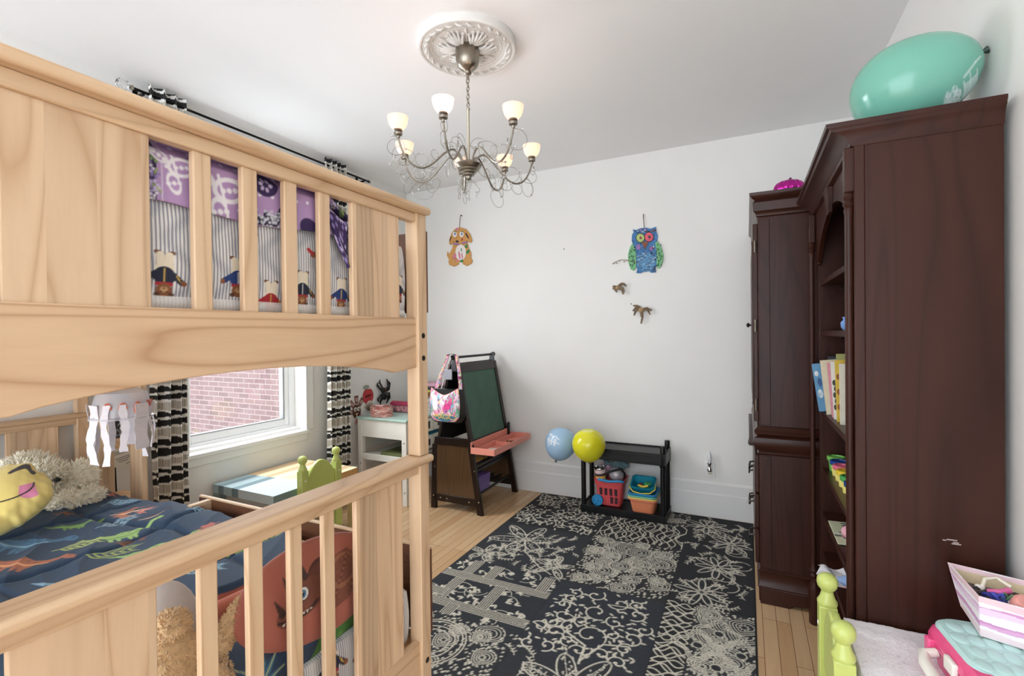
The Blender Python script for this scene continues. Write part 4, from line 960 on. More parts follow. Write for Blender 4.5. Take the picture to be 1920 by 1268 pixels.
B().cyl((-2.02, EY0+.02, 1.135), (-2.02, EY1-.02, 1.135), .008).done('top_rod', BLACKP, ez)
for y in (EY0+.012, EY1-.012):
    b = B(); b.prism([(-2.05, 1.08), (-1.99, 1.08), (-2.004, 1.20), (-2.036, 1.20)], 'y', y-.012, y+.012); b.done('bracket', plain('grey_bracket', (96, 98, 104), .4), ez, bevel=.004)
    s_ = -1 if y < 3.4 else 1
    B().cyl((-2.02, y+s_*.012, 1.188), (-2.02, y+s_*.034, 1.188), .02).done('bar_knob', BLACKP, ez, bevel=.004)
for x in (-1.865, -2.20):
    B().box(x-.006, x+.012, EY1-.03, EY1+.004, .49, .60).done('side_hinge', BLACKP, ez, bevel=.006)
# tray
tr_ = B(); tx0, tx1 = -1.872, -1.668; y0, y1 = EY0-.015, EY1+.02; z0 = .465; h = .048
tr_.box(tx0, tx1, y0, y1, z0, z0+.005).box(tx0, tx0+.006, y0, y1, z0+.005, z0+.085)
tr_.box(tx1-.006, tx1, y0, y1, z0+.005, z0+h).box(tx0+.006, tx1-.006, y0, y0+.006, z0+.005, z0+h).box(tx0+.006, tx1-.006, y1-.006, y1, z0+.005, z0+h)
tr_.box(tx0+.006, tx1-.006, 3.39, 3.395, z0+.005, z0+h*.8).box(tx0+.045, tx0+.049, y0+.006, y1-.006, z0+.005, z0+h*.9)
o = tr_.done('tray', CORAL, ez, bevel=.002); o['label'] = 'coral plastic tray'
for z, xs in ((.315, (-2.13, -2.06, -1.97, -1.885)), (.135, (-2.17, -2.10, -2.02, -1.94, -1.862))):
    for x in xs: B().cyl((x, EY0+.02, z), (x, EY1-.02, z), .010, n=10).done('shelf_rod', BLACKP, ez)
B().box(-1.905, -1.885, EY0+.02, EY1-.02, .29, .345).done('shelf_lip', ESPRESSO, ez, bevel=.003)
b = B().box(-1.80, -1.72, 3.14, 3.27, z0+.0055, z0+.012); solo(b, 'chalk_eraser', PAPER, 'white eraser pad in the near half of the coral tray', 'eraser', bevel=.002)
for i in range(4):
    b = B().tube([(-1.79+.018*i, 3.52+.01*(i % 2), z0+.013), (-1.775+.018*i, 3.535+.008*i, z0+.014)], .006, 8); tag_ = ('brown', 'tan', 'dark red', 'ochre')[i]
    solo(b, 'crayon_stub', plain('crayon%d' % i, ((120, 80, 50), (190, 150, 100), (120, 50, 44), (190, 140, 60))[i], .6), '%s crayon stub in the far half of the coral tray' % tag_, 'crayon', 'crayon stubs in the easel tray')
pbx = empty('purple_box', (-1.97, 3.25, .146), 'flat purple cardboard box on the easel bottom rack', 'box')
B().box(-2.14, -1.852, 3.14, 3.345, .1465, .215).done('box_base', plain('purple_card', (124, 104, 170), .6), pbx, bevel=.003)
B().box(-2.143, -1.849, 3.137, 3.348, .2152, .265).done('box_lid', plain('purple_card_lid', (112, 92, 160), .6), pbx, bevel=.003)
for i, (nm, lab, colr, bx_) in enumerate((('picture_book', 'blue and purple picture book on the easel middle rack', (70, 80, 140), (-2.12, -1.93, 3.15, 3.36, .3265, .345)), ('picture_book', 'yellow and red picture book on the easel middle rack, lying on the blue one', (190, 150, 80), (-2.11, -1.925, 3.22, 3.44, .3452, .372)), ('fabric_bundle', 'black and white patterned cloth bundle at the far end of the easel rack', (60, 58, 60), (-2.12, -1.93, 3.46, 3.66, .3265, .40)))):
    b = B().box(*bx_); solo(b, nm, plain('rackitem%d' % i, colr, .6, noise=.6, nscale=30), lab, 'book' if i < 2 else 'cloth', bevel=.004 if i < 2 else .025)

# shoulder bag hanging from the easel bar
bag = empty('shoulder_bag', (-2.0140, 3.04, .73), 'black shoulder bag with colourful printed front hanging on the easel end', 'bag')
def bagpaint(c):
    cols = [(240, 130, 180), (250, 200, 220), (244, 226, 150), (120, 196, 214), (246, 244, 240), (200, 120, 200), (120, 190, 150), (236, 90, 150)]
    for i in range(190):
        x, y = rng.uniform(-1, 1), rng.uniform(0, 1); q = rng.uniform(.05, .15); c.ell(x, y, q, q*rng.uniform(.35, .7), rng.uniform(0, 3), cols[i % 8])
    for i in range(60):
        x, y = rng.uniform(-1, 1), rng.uniform(.15, 1); c.line(arc(x, y, rng.uniform(.04, .1), rng.uniform(0, 6), rng.uniform(3, 9), 8), .018, ((60, 90, 140), (150, 60, 120), (80, 120, 90), (110, 60, 50))[i % 4])
    c.ell(.30, .56, .24, .13, 0, (232, 70, 150)); c.ring(.30, .56, .19, .02, (150, 30, 90)); c.ell(.22, .60, .03, .02, 0, (90, 20, 60)); c.ell(.38, .60, .03, .02, 0, (90, 20, 60))
    c.ell(.05, .12, .75, .11, 0, (64, 140, 176)); c.ell(-.55, .62, .2, .26, .3, (248, 246, 244))
    m = (c.Y > .985); c.C[m] = lin((240, 150, 130))
U, V = uv(130, 150); uu = (U-.5)*2
bw_ = .122*(1+.10*np.sin(V*math.pi))*(1-.22*np.clip((.18-V)/.18, 0, 1)**2)
Xb = -2.0490+uu*bw_; top_ = .965-.055*(1-np.abs(uu)**1.4); Zb = .712+V*(top_-.712)
bulge = .032*(1-uu**2)**.6*np.sin(np.clip(V*.9+.08, 0, 1)*math.pi)**.5
c = Canvas(uu, V, .02, (246, 214, 226)); bagpaint(c)
grid_mesh('bag_front', np.stack([Xb, 3.012-bulge, Zb], -1), c.C, painted('bag_print', .4, 0, 0, coat=.4), bag)
b = B(); rings = []
for v in np.linspace(0, 1, 14):
    w_ = .123*(1+.10*math.sin(v*math.pi))*(1-.22*max(0, (.18-v)/.18)**2); z = .702+v*.250
    rings.append([(-2.0490-w_, 3.012, z), (-2.0490+w_, 3.012, z), (-2.0490+w_+.030, 3.04, z), (-2.0490+w_+.012, 3.075, z), (-2.0490-w_, 3.075, z)])
b.loft(rings); b.done('bag_body', plain('black_vinyl', (16, 15, 17), .35), bag)
me = text_mesh('MAGIC', .052, .001); me.transform(Matrix.Translation((-2.0390, 2.9815, .748)) @ Matrix.Rotation(math.pi/2, 4, 'X')); me.transform(Matrix.Translation(-Vector(bag.location)))
link('lettering', me, plain('gold_letters', (236, 196, 96), .5), bag, smooth=False)
for x0, xt, k in ((-2.1540, -2.0390, 0), (-1.9290, -1.9640, 1)):
    U, V = uv(8, 120); zz = .93+V*(1.213-.93); xx = x0+(xt-x0)*V**1.2; 
    yy = 3.045+.01*np.sin(V*3)-.0*V
    P = np.stack([xx+(U-.5)*.030*np.where(True, 1, 1), yy, zz], -1); c = Canvas(U, V, .02, (240, 150, 190))
    for i in range(60): c.ell(rng.rand(), rng.rand(), .35, .02, rng.rand(), ((244, 226, 130), (120, 190, 214), (236, 90, 160), (140, 190, 120), (40, 40, 46))[i % 5])
    grid_mesh('strap', P, c.C, PRINTP, bag, solid=.003)
U, V = uv(24, 8); a = U*math.pi; P = np.stack([-2.0015-.037*np.cos(a), 3.045+(V-.5)*.028, 1.205+.012*np.sin(a)], -1); c = Canvas(U, V, .02, (60, 50, 56)); grid_mesh('strap_loop', P, c.C, PRINTP, bag, solid=.003)
B().box(-2.0790, -2.0090, 3.052, 3.062, 1.02, 1.10).done('buckle_plate', plain('silver_grey', (156, 156, 164), .35, .4), bag, bevel=.003)
B().tube([(-2.0440, 3.055, 1.10), (-2.0190, 3.05, 1.15), (-2.0140, 3.05, 1.19)], .008, 8).done('buckle_stem', CHROME, bag)
B().tube([(-2.0740, 3.05, 1.02), (-2.0890, 3.03, .95), (-2.0940, 3.02, .92)], .006, 8).done('side_clip', CHROME, bag)
B().box(-1.9490, -1.9190, 3.035, 3.05, 1.03, 1.05).done('strap_slider', plain('plum', (130, 50, 100), .4), bag, bevel=.003)
# ================================================================ black utility shelf with toys
us = empty('utility_shelf', (-.835, 3.63, 0.006), 'black plastic two tier shelf against the back wall', 'shelf')
SX0, SX1, SY0, SY1 = -1.15, -.52, 3.495, 3.752
def tier(z0, z1, name):
    b = B(); b.box(SX0, SX1, SY0, SY1, z1-.012, z1-.008)
    t_ = .012
    b.box(SX0, SX1, SY0, SY0+t_, z0, z1).box(SX0, SX1, SY1-t_, SY1, z0, z1).box(SX0, SX0+t_, SY0+t_, SY1-t_, z0, z1).box(SX1-t_, SX1, SY0+t_, SY1-t_, z0, z1)
    b.done(name, BLACKP, us, bevel=.003)
    b = B(); b.box(SX0+.03, SX1-.03, SY0-.003, SY0, z0+.004, z0+.012).box(SX0+.03, SX1-.03, SY0-.003, SY0, z1-.035, z1-.028); b.done('rim_rib', BLACKP, us)
tier(.006, .058, 'bottom_tier'); tier(.415, .50, 'top_tier')
for x in (SX0+.022, SX1-.022):
    for y in (SY0+.022, SY1-.022):
        B().cyl((x, y, .05), (x, y, .50), .0185, n=20).done('post', BLACKP, us)
        B().lathe([(.022, .40), (.024, .405), (.024, .497), (.019, .50), (.019, .545), (.016, .552), (.0, .552)], (x, y, 0), n=20).done('post_cap', BLACKP, us)
ZS = .0502
# toy shopping cart basket
RED, TURQ = col_plastic('red_plastic', (214, 84, 88)), col_plastic('blue_toy', (40, 136, 190))
bk = empty('toy_basket', (-.96, 3.62, ZS), 'red toy shopping basket with blue wheel on the black shelf bottom tier', 'toy basket')
def rr(cx, cy, w, d, z, r=.03, n=5):
    o = []
    for (sx, sy, a0) in ((1, 1, 0), (-1, 1, math.pi/2), (-1, -1, math.pi), (1, -1, 1.5*math.pi)):
        for k in range(n+1):
            a = a0+k*math.pi/2/n; o.append((cx+sx*(w/2-r)+r*math.cos(a), cy+sy*(d/2-r)+r*math.sin(a), z))
    return o
cx, cy = -.945, 3.625
B().loft([rr(cx, cy, .165, .12, ZS+.004), rr(cx, cy, .17, .125, ZS+.012), rr(cx, cy, .205, .16, ZS+.155), rr(cx, cy, .215, .17, ZS+.158), rr(cx, cy, .232, .185, ZS+.205), rr(cx, cy, .24, .19, ZS+.207), rr(cx, cy, .226, .178, ZS+.207), rr(cx, cy, .208, .165, ZS+.16), rr(cx, cy, .16, .115, ZS+.015)]).done('basket_body', RED, bk)
DARKS = plain('slot_dark', (60, 34, 40), .8, noise=.7, nscale=60)
for r_, (za, zb, xs) in enumerate(((.085, .14, (-.058, -.02, .018, .056)), (.025, .075, (.022, .056)))):
    for x in xs:
        yo = cy-.0625-.0178*((za+zb)/2-.012)/.143; b = B().hexa([(cx+x-.010, yo+.006+.004, ZS+za), (cx+x+.010, yo+.010, ZS+za), (cx+x+.010, yo-.002+.004*(1-r_), ZS+za), (cx+x-.010, yo-.002+.004*(1-r_), ZS+za)], [(cx+x-.011, yo+.004, ZS+zb), (cx+x+.011, yo+.004, ZS+zb), (cx+x+.011, yo-.0075, ZS+zb), (cx+x-.011, yo-.0075, ZS+zb)])
        b.done('slot', DARKS, bk, smooth=False)
wh = B().lathe([(.0, 0), (.040, 0), (.043, .004), (.043, .016), (.040, .02), (.030, .02), (.028, .013), (.010, .013), (.009, .021), (0, .021)], (cx-.083, cy-.072, ZS+.0435), (0, -1, 0), 32).done('wheel', TURQ, bk)
for k in range(5):
    a = k*1.257+.3; p = Vector((cx-.083, cy-.088, ZS+.0435)); d = Vector((math.cos(a), 0, math.sin(a)))
    B().tube([p+d*.009, p+d*.029], .0035, 6).done('spoke', col_plastic('blue_toy_light', (60, 160, 214)), wh)
B().cyl((cx-.083, cy-.072, ZS+.0435), (cx-.083, cy+.07, ZS+.0435), .006).done('axle', TURQ, bk)
B().prism([(cx-.10, ZS+.01), (cx-.035, ZS+.01), (cx-.04, ZS+.06), (cx-.065, ZS+.088), (cx-.10, ZS+.09)], 'y', cy-.074, cy-.055).done('wheel_arch', RED, bk, bevel=.004)
B().tube([(cx+.115, cy-.09, ZS+.205), (cx+.10, cy-.102, ZS+.212), (cx, cy-.104, ZS+.200), (cx-.06, cy-.102, ZS+.206), (cx-.07, cy-.095, ZS+.206)], .010, 10).done('handle', TURQ, bk)
can = empty('snack_can', (cx-.062, cy-.03, ZS+.18), 'pink and white cylinder tin poking out of the red toy basket', 'tin')
U, V = uv(60, 40); a = U*2*math.pi; c = Canvas(U, V, .03, (226, 200, 200))
c.poly([(0, .55), (1, .55), (1, .72), (0, .72)], (60, 44, 40)); c.poly([(0, .4), (1, .4), (1, .55), (0, .55)], (236, 182, 90)); c.poly([(0, 0), (1, 0), (1, .2), (0, .2)], (222, 120, 126))
for k in range(8): c.ell(.06+k*.125, .26, .05, .09, 0, (250, 250, 250)); c.ell(.06+k*.125, .26, .028, .05, 0, (60, 60, 66))
tx = rotm(0.12, -0.1, 0); 
P = np.stack([.043*np.cos(a), .043*np.sin(a), V*.115], -1) @ np.array(tx)[:3, :3].T+np.array((cx-.062, cy-.035, ZS+.165))
grid_mesh('can_side', P, c.C, PRINTP, can, solid=.002)
B().lathe([(.0445, 0), (.0455, .004), (.043, .012), (.040, .012), (.039, .004), (0, .003)], (0, 0, .112), n=30).move(Matrix.Translation((cx-.062, cy-.035, ZS+.165)) @ tx).done('can_rim', CHROME, can)
hm = B().ball((cx+.045, cy-.01, ZS+.235), (.062, .055, .052), 24, 16, rotm(0, .3, 0))
solo(hm, 'silver_purse', plain('silver_cloth', (170, 164, 168), .35, .3, noise=.15), 'silver grey rounded purse on top of the red toy basket', 'purse')
b = B().tube([(cx-.02, cy-.065, ZS+.21), (cx-.012, cy-.066, ZS+.25), (cx+.03, cy-.06, ZS+.272), (cx+.09, cy-.04, ZS+.285), (cx+.112, cy-.02, ZS+.25), (cx+.105, cy-.02, ZS+.21)], .007, 8); solo(b, 'purse_strap', BLACKP, 'black looped strap over the silver purse', 'strap')
U, V = uv(60, 30); P = np.stack([cx-.055+U*.19, cy+.02-.05*V+.012*np.sin(U*9), ZS+.27+.065*np.sin(V*1.9)+.012*np.sin(U*8+V*3)], -1)
c = Canvas(U, V, .02, (54, 84, 92))
for k in range(-8, 14): c.line([(k*.1, 0), (k*.1+.5, 1)], .012, (160, 190, 194)); c.line([(k*.1, 0), (k*.1-.5, 1)], .012, (160, 190, 194))
o = grid_mesh('net_cloth', P, c.C, PRINT, None, (cx+.04, cy, ZS+.27), solid=.003); tag(o, 'dark teal netted cloth lying across the top of the red basket', 'cloth')
b = B().ball((cx-.045, cy+.055, ZS+.275), (.04, .03, .04), 18, 12); solo(b, 'toy_ball', plain('lilac_pearl', (214, 160, 190), .3), 'lilac pink ball behind the tin on the red basket', 'ball')
# nested bins
bx, by = -.69, 3.605
def bin_(name, z0, z1, w0, w1, d0, d1, colr, lab, rim=.008, lattice=False):
    r = empty(name, (bx, by, z0), lab, 'bin', 'nested colourful bins on the shelf')
    B().loft([rr(bx, by, w0, d0, z0), rr(bx, by, w1, d1, z1-.012), rr(bx, by, w1+.02, d1+.02, z1-.010), rr(bx, by, w1+.02, d1+.02, z1), rr(bx, by, w1, d1, z1), rr(bx, by, w0-.005, d0-.005, z0+.004)]).done('bin_body', col_plastic('bin_%s' % colr[0], colr[1]), r)
    return r
bin_('toy_bin', ZS, ZS+.105, .155, .185, .15, .195, ('orange', (224, 136, 98)), 'orange plastic bin, lowest of the nested stack on the shelf')
bin_('toy_bin', ZS+.072, ZS+.116, .165, .187, .165, .197, ('yellow', (222, 206, 110)), 'yellow bin nested on the orange one on the shelf')
bin_('toy_bin', ZS+.086, ZS+.130, .165, .186, .165, .200, ('aqua', (104, 186, 170)), 'pale green bin nested between yellow and blue bins on the shelf')
bin_('toy_bin', ZS+.10, ZS+.147, .165, .184, .165, .205, ('blue', (38, 132, 186)), 'blue bin, top of the nested stack on the shelf')
BLK_ = empty('play_basket', (bx-.005, by+.01, ZS+.150), 'small teal lattice basket tilted on top of the stacked bins', 'basket')
tmat = Matrix.Translation((bx-.006, by+.012, ZS+.150)) @ rotm(.38, 0, 0)
TEAL = col_plastic('teal_plastic', (30, 134, 158))
q = B().loft([rr(0, 0, .13, .105, 0, .02), rr(0, 0, .165, .14, .055, .03), rr(0, 0, .178, .153, .056, .03), rr(0, 0, .178, .153, .062, .03), rr(0, 0, .158, .133, .062, .03), rr(0, 0, .124, .10, .005, .02)]); q.move(tmat).done('basket_body', TEAL, BLK_)
for k in range(7):
    q = B().box(-.055+k*.018-.003, -.055+k*.018+.003, .0565, .060, .012, .048); q.move(tmat @ rotm(-.28, 0, 0) @ Matrix.Translation((0, .006, .006))).done('lattice_slot', plain('slot_teal', (10, 60, 78), .6), BLK_)
q = B().tube([(-.088, 0, .058), (-.092, -.05, .045), (-.06, -.088, .035), (0, -.098, .032), (.06, -.088, .035), (.092, -.05, .045), (.088, 0, .058)], .005, 8); q.move(tmat).done('handle', col_plastic('lemon_plastic', (228, 214, 90)), BLK_)
def top_of(p): return tmat @ Vector(p)
b = B().tube([top_of((-.035, -.02, .045)), top_of((0, -.034, .042)), top_of((.04, -.024, .050))], [.006, .012, .007], 10); solo(b, 'toy_banana', col_plastic('banana', (240, 214, 66)), 'yellow toy banana in the teal basket', 'toy food')
b = B(); 
for i in range(9): b.ball(top_of((.03+.016*math.cos(i*2.4), .005+.014*math.sin(i*2.4), .040+.005*(i % 3))), .011, 10, 8)
solo(b, 'toy_broccoli', col_plastic('broccoli', (70, 168, 104)), 'green toy broccoli in the teal basket', 'toy food')
b = B().ball(top_of((-.02, .005, .028)), .014, 14, 10); solo(b, 'toy_cherry', col_plastic('cherry_red', (150, 40, 46)), 'dark red toy cherry in the teal basket', 'toy food')

# ================================================================ balloons
def balloon(name, loc, r, L, axis, colr, label, prints=None, rough=.16, spin=0.0):
    root = empty(name, loc, label, 'balloon')
    d = Vector(axis).normalized(); M_ = Vector((0, 0, 1)).rotation_difference(d).to_matrix()
    U, V = uv(200, 150); a = (U+spin)*2*math.pi; t = V*math.pi
    rad = r*np.sin(t)*(1-.10*np.cos(t)); z = -L*np.cos(t)
    P = np.stack([rad*np.cos(a), rad*np.sin(a), z], -1) @ np.array(M_).T+np.array(loc)
    c = Canvas(U, V, .012, colr)
    if prints: prints(c)
    t_ = NT('latex_'+name+str(colr[0])); at = t_.n('Attribute', attribute_name='Col'); t_.l(at.outputs['Color'], t_.b.inputs['Base Color'])
    t_.b.inputs['Roughness'].default_value = rough; t_.b.inputs['Subsurface Weight'].default_value = .25; t_.b.inputs['Subsurface Radius'].default_value = (.05, .05, .05); t_.b.inputs['Subsurface Scale'].default_value = .3
    grid_mesh('balloon_skin', P, c.C, t_.m, root)
    dk_ = tuple(int(v*.35) for v in colr)
    p = Vector(loc)-d*L*.985
    B().lathe([(.012, .012), (.007, .002), (.006, -.006), (.011, -.016), (.006, -.017)], p, tuple(d), 12).done('knot', plain('knot'+str(colr[0]), dk_, .4), root)
    return root
def castle(c):
    w = (232, 240, 248)
    for x in (.66, .70, .74): c.line([(x, .45), (x, .56)], .022, w)
    c.line([(.64, .52), (.78, .50)], .02, w); c.line([(.67, .60), (.73, .62), (.77, .58)], .02, w); c.ell(.66, .63, .03, .02, 0, w); c.line([(.70, .46), (.66, .40)], .01, w)
balloon('balloon', tuple(on_y(1051, 833, 3.50)), .122, .128, (.2, .3, 1), (166, 200, 230), 'pale blue balloon with white print floating behind the yellow one', castle)
def stars(c):
    for k in range(40): c.line([(.55+k*.011, .90+.02*math.sin(k)), (.55+k*.011, .935+.02*math.sin(k*2))], .006, (246, 244, 200))
balloon('balloon', tuple(on_y(1104, 836, 3.36)), .119, .121, (0, -.1, 1), (226, 220, 44), 'bright yellow balloon in front of the black shelf corner', stars)
def scribble(c):
    w = (226, 240, 236)
    for k in range(11): c.line([(.695+.009*k, .235+.008*math.sin(k)), (.70+.0085*k, .33)], .0045, w)
    c.line([(.69, .24), (.81, .235)], .005, w); c.line([(.70, .33), (.80, .335)], .005, w); c.line([(.69, .30), (.82, .29)], .004, w)
    for k in range(26): c.line(arc(.70+.10*rng.rand(), .35+.10*rng.rand(), .008+.012*rng.rand(), 0, 5, 7), .003, w)
    c.line([(.82, .33), (.85, .24), (.86, .18)], .006, w)
TB = (0.430, 1.84, 2.125)
balloon('balloon', (0.458, 1.85, 2.106), .134, .160, (-.95, 0.10, -.30), (118, 182, 162), 'large teal balloon with white drawing resting on top of the tall bookcase', scribble, spin=-.2)

# ================================================================ outlet and night light
ol = empty('wall_outlet', (-.25, YB, .345), 'white wall outlet low on the back wall right of the black shelf', 'outlet')
B().box(-.288, -.214, YB-.006, YB, .286, .402).done('cover_plate', TRIM, ol, bevel=.003)
B().box(-.268, -.234, YB-.009, YB-.006, .296, .392).done('receptacle', WHITE, ol, bevel=.002)
for x in (-.258, -.244): B().box(x-.002, x+.002, YB-.0094, YB-.0088, .314, .324).done('slot', BOLT, ol)
nl = empty('night_light', (-.251, YB-.01, .36), 'chrome night light with clear candle bulb plugged into the wall outlet', 'night light')
B().lathe([(.0, 0), (.016, 0), (.018, .01), (.014, .024), (.009, .034), (.012, .048), (.016, .058), (.015, .066), (0, .066)], (-.251, YB-.030, .34), n=20).done('socket', CHROME, nl)
B().cyl((-.251, YB-.030, .362), (-.251, YB-.0095, .362), .011).done('plug', CHROME, nl)
B().lathe([(.009, 0), (.015, .018), (.0155, .034), (.011, .058), (.005, .078), (.001, .088)], (-.251, YB-.030, .406), n=20).done('bulb', plain('frosted_bulb', (240, 240, 243), .12, noise=0, **{'Transmission Weight': .15}), nl)

# ================================================================ wall art on the back wall
def ornament(name, polys, loc, label, cat, painter, x0, x1, z0, z1, n=200):
    pass
def wall_plaque(b, poly, y=0., t=.008): return b.prism(poly, 'y', YB-.002-y-t, YB-.002-y)
def px(x, y): p = on_y(x, y, YB-.01); return float(p[0]), float(p[2])
def crop(o, s): return lambda x, y: px(o[0]+x*s, o[1]+y*s)
dg = empty('dog_ornament', (-2.39, YB, 1.99), 'painted wooden dog cutout hanging by a string on the back wall', 'wall ornament')
P_ = crop((800, 360), .142)
PAINTED = lambda n, c_, ns=0.05, sc=60: plain(n, c_, .6, noise=ns, nscale=sc)
AM = PAINTED('amber_paint', (206, 150, 82), .12)
outline = [(435, 465), (520, 490), (575, 560), (600, 640), (585, 672), (562, 668), (530, 640), (550, 720), (560, 760), (585, 800), (585, 880), (605, 905), (590, 945), (530, 978), (480, 955), (470, 925), (420, 930), (415, 960), (360, 985), (300, 965), (285, 925), (295, 895), (265, 840), (275, 785), (290, 830), (312, 790), (340, 740), (345, 690), (360, 650), (335, 680), (315, 702), (295, 685), (298, 620), (330, 540), (375, 485)]
wall_plaque(B(), [P_(*q) for q in outline]).done('dog_shape', AM, dg, bevel=.0015)
def patch(root, name, mat, cx_, cy_, rx_, ry_, PP, y=.010, n=20, ang=0.0, t=.002):
    c0, s0 = math.cos(ang), math.sin(ang)
    pts = [PP(cx_+rx_*math.cos(a)*c0-ry_*math.sin(a)*s0, cy_+rx_*math.cos(a)*s0+ry_*math.sin(a)*c0) for a in np.linspace(0, 2*math.pi, n+1)[:-1]]
    b = B(); wall_plaque(b, pts, y-.002, t); return b.done(name, mat, root, smooth=False)
WHP, PKP, GRP, PUP, BKP = PAINTED('white_daub', (236, 230, 226), .08), PAINTED('pink_daub', (214, 130, 150), .15), PAINTED('green_daub', (46, 132, 74), .15), PAINTED('purple_daub', (150, 110, 170), .15), PAINTED('black_daub', (40, 34, 34), .1)
for args in (('belly', WHP, 450, 800, 70, 105), ('eye', WHP, 372, 560, 28, 38), ('eye', WHP, 462, 560, 28, 38)): patch(dg, *args, P_)
for m_, cx_, cy_, rx_, ry_, an in ((PKP, 435, 840, 12, 55, -.15), (PKP, 470, 850, 9, 45, -.1), (GRP, 545, 790, 18, 32, .6), (GRP, 525, 720, 16, 26, .2), (GRP, 465, 912, 24, 16, -.4), (GRP, 460, 765, 7, 22, 0), (PUP, 500, 672, 40, 12, -.2), (PUP, 395, 690, 45, 12, .1), (PKP, 370, 850, 22, 40, .3), (PKP, 405, 495, 24, 20, 0), (BKP, 535, 578, 9, 46, -.5), (BKP, 405, 655, 22, 16, .3), (BKP, 318, 620, 6, 40, .3), (PAINTED('red_daub', (176, 50, 50)), 470, 630, 10, 18, .3), (GRP, 380, 528, 16, 6, 0), (GRP, 470, 526, 18, 6, 0), (PKP, 405, 905, 26, 12, .2)):
    patch(dg, 'paint_daub', m_, cx_, cy_, rx_, ry_, P_, .0125, 12, an, .001)
for cx_ in (375, 466): patch(dg, 'pupil', PAINTED('blue_daub', (70, 110, 170)), cx_, 556, 10, 16, P_, .0125, 12, .3, .001)
STR = plain('jute_string', (110, 98, 84), .9)
p0, p1 = P_(435, 470), P_(440, 320); B().tube([(p0[0], YB-.012, p0[1]), (p1[0], YB-.008, p1[1])], .0025, 6).done('string', STR, dg)
p2 = P_(455, 312); B().cyl((p2[0], YB-.016, p2[1]), (p2[0], YB, p2[1]), .006).done('nail', BOLT, dg)
ow = empty('owl_ornament', (-.70, YB, 1.82), 'painted blue and green owl cutout hanging by a string on the back wall', 'wall ornament')
O_ = crop((1120, 380), .18935)
BLUE1, BLUE2 = PAINTED('owl_blue', (60, 112, 164), .55, 70), PAINTED('owl_blue_breast', (88, 142, 184), .6, 90)
body = [(350, 265), (385, 272), (420, 255), (480, 248), (530, 258), (580, 238), (582, 285), (598, 330), (590, 375), (572, 400), (585, 480), (590, 600), (575, 650), (580, 690), (530, 695), (515, 675), (440, 690), (430, 700), (385, 698), (395, 660), (378, 620), (378, 500), (360, 430), (340, 380), (342, 320), (358, 295)]
wall_plaque(B(), [O_(*q) for q in body]).done('owl_body', BLUE1, ow, bevel=.0012)
for nm, w_ in (('wing', [(350, 405), (375, 450), (385, 520), (385, 640), (360, 675), (330, 660), (305, 580), (305, 510), (325, 440)]), ('wing', [(572, 395), (600, 385), (632, 440), (655, 520), (648, 590), (612, 655), (585, 640), (588, 520)])):
    b = B(); wall_plaque(b, [O_(*q) for q in w_], .004, .008); wg = b.done(nm, PAINTED('wing_green', (118, 182, 128), .15), ow, bevel=.001)
    xs = [q[0] for q in w_]; ys = [q[1] for q in w_]; r_ = np.random.RandomState(len(xs))
    for i in range(26):
        fx, fy = r_.uniform(min(xs)+14, max(xs)-14), r_.uniform(min(ys)+30, max(ys)-30)
        patch(wg, 'speck', PAINTED('wing_dark', (40, 80, 62)), fx, fy, 5, 9, O_, .0145, 8, .5, .001)
patch(ow, 'breast', BLUE2, 480, 590, 95, 95, O_, .0105, 24, 0, .001)
for (x_, y_, r_, c1, c2) in ((427, 350, 40, (176, 196, 118), (140, 60, 50)), (512, 342, 42, (218, 90, 106), (40, 60, 70))):
    e = patch(ow, 'eye_ring', BKP, x_, y_, r_+5, r_+8, O_, .0105); 
    patch(e, 'eye', PAINTED('eye%d' % c1[0], c1, .2), x_, y_, r_-1, r_+2, O_, .013, 20, 0, .002); patch(e, 'pupil', PAINTED('pupil%d' % c2[0], c2), x_+4, y_, 12, 14, O_, .015, 14, 0, .001)
b = B(); wall_plaque(b, [O_(*q) for q in ((440, 395), (470, 385), (508, 395), (470, 462))], .008, .004); b.done('beak', PAINTED('beak_brown', (132, 76, 54), .2), ow, smooth=False)
for m_, cx_, cy_, rx_, ry_, an in ((PUP, 408, 440, 22, 28, 0), (PUP, 538, 455, 22, 22, 0), (PUP, 432, 272, 18, 12, 0), (PUP, 475, 270, 12, 14, 0), (WHP, 555, 445, 8, 18, 0)): patch(ow, 'paint_daub', m_, cx_, cy_, rx_, ry_, O_, .0118, 12, an, .001)
r_ = np.random.RandomState(5)
for i in range(64): patch(ow, 'feather_mark', (PAINTED('mk_a', (36, 60, 96)), PAINTED('mk_b', (176, 202, 214)), PAINTED('mk_c', (120, 84, 70)))[i % 3], r_.uniform(395, 575), r_.uniform(500, 670) if i < 44 else r_.uniform(262, 300), 13, 4, O_, .0122, 8, r_.uniform(-.3, .3), .001)
p0, p1 = O_(465, 250), O_(455, 150); B().tube([(p0[0], YB-.012, p0[1]), (p1[0], YB-.008, p1[1])], .0028, 6).done('string', STR, ow)
p2 = O_(456, 112); B().tube([(p1[0], YB-.010, p1[1]), (p2[0], YB-.004, p2[1])], .0035, 6).done('hook', STR, ow)
tw = [O_(*q) for q in ((430, 625), (400, 595), (340, 585), (300, 572), (240, 568), (190, 585), (155, 612))]
b = B().tube([(q[0], YB-.020, q[1]) for q in tw], .0022, 6)
for q in ((160, 605), (175, 598), (195, 600), (222, 576), (270, 588), (290, 575)): p = O_(*q); b.ball((p[0], YB-.020, p[1]), .005, 8, 6)
solo(b, 'dried_twig', plain('twig_brown', (130, 104, 78), .8), 'thin dried twig tucked behind the owl, sticking out to the left', 'twig')
HORN = plain('horn_brown', (120, 98, 74), .5, noise=.4, nscale=80); NUT = plain('nut_tan', (176, 146, 106), .6, noise=.2)
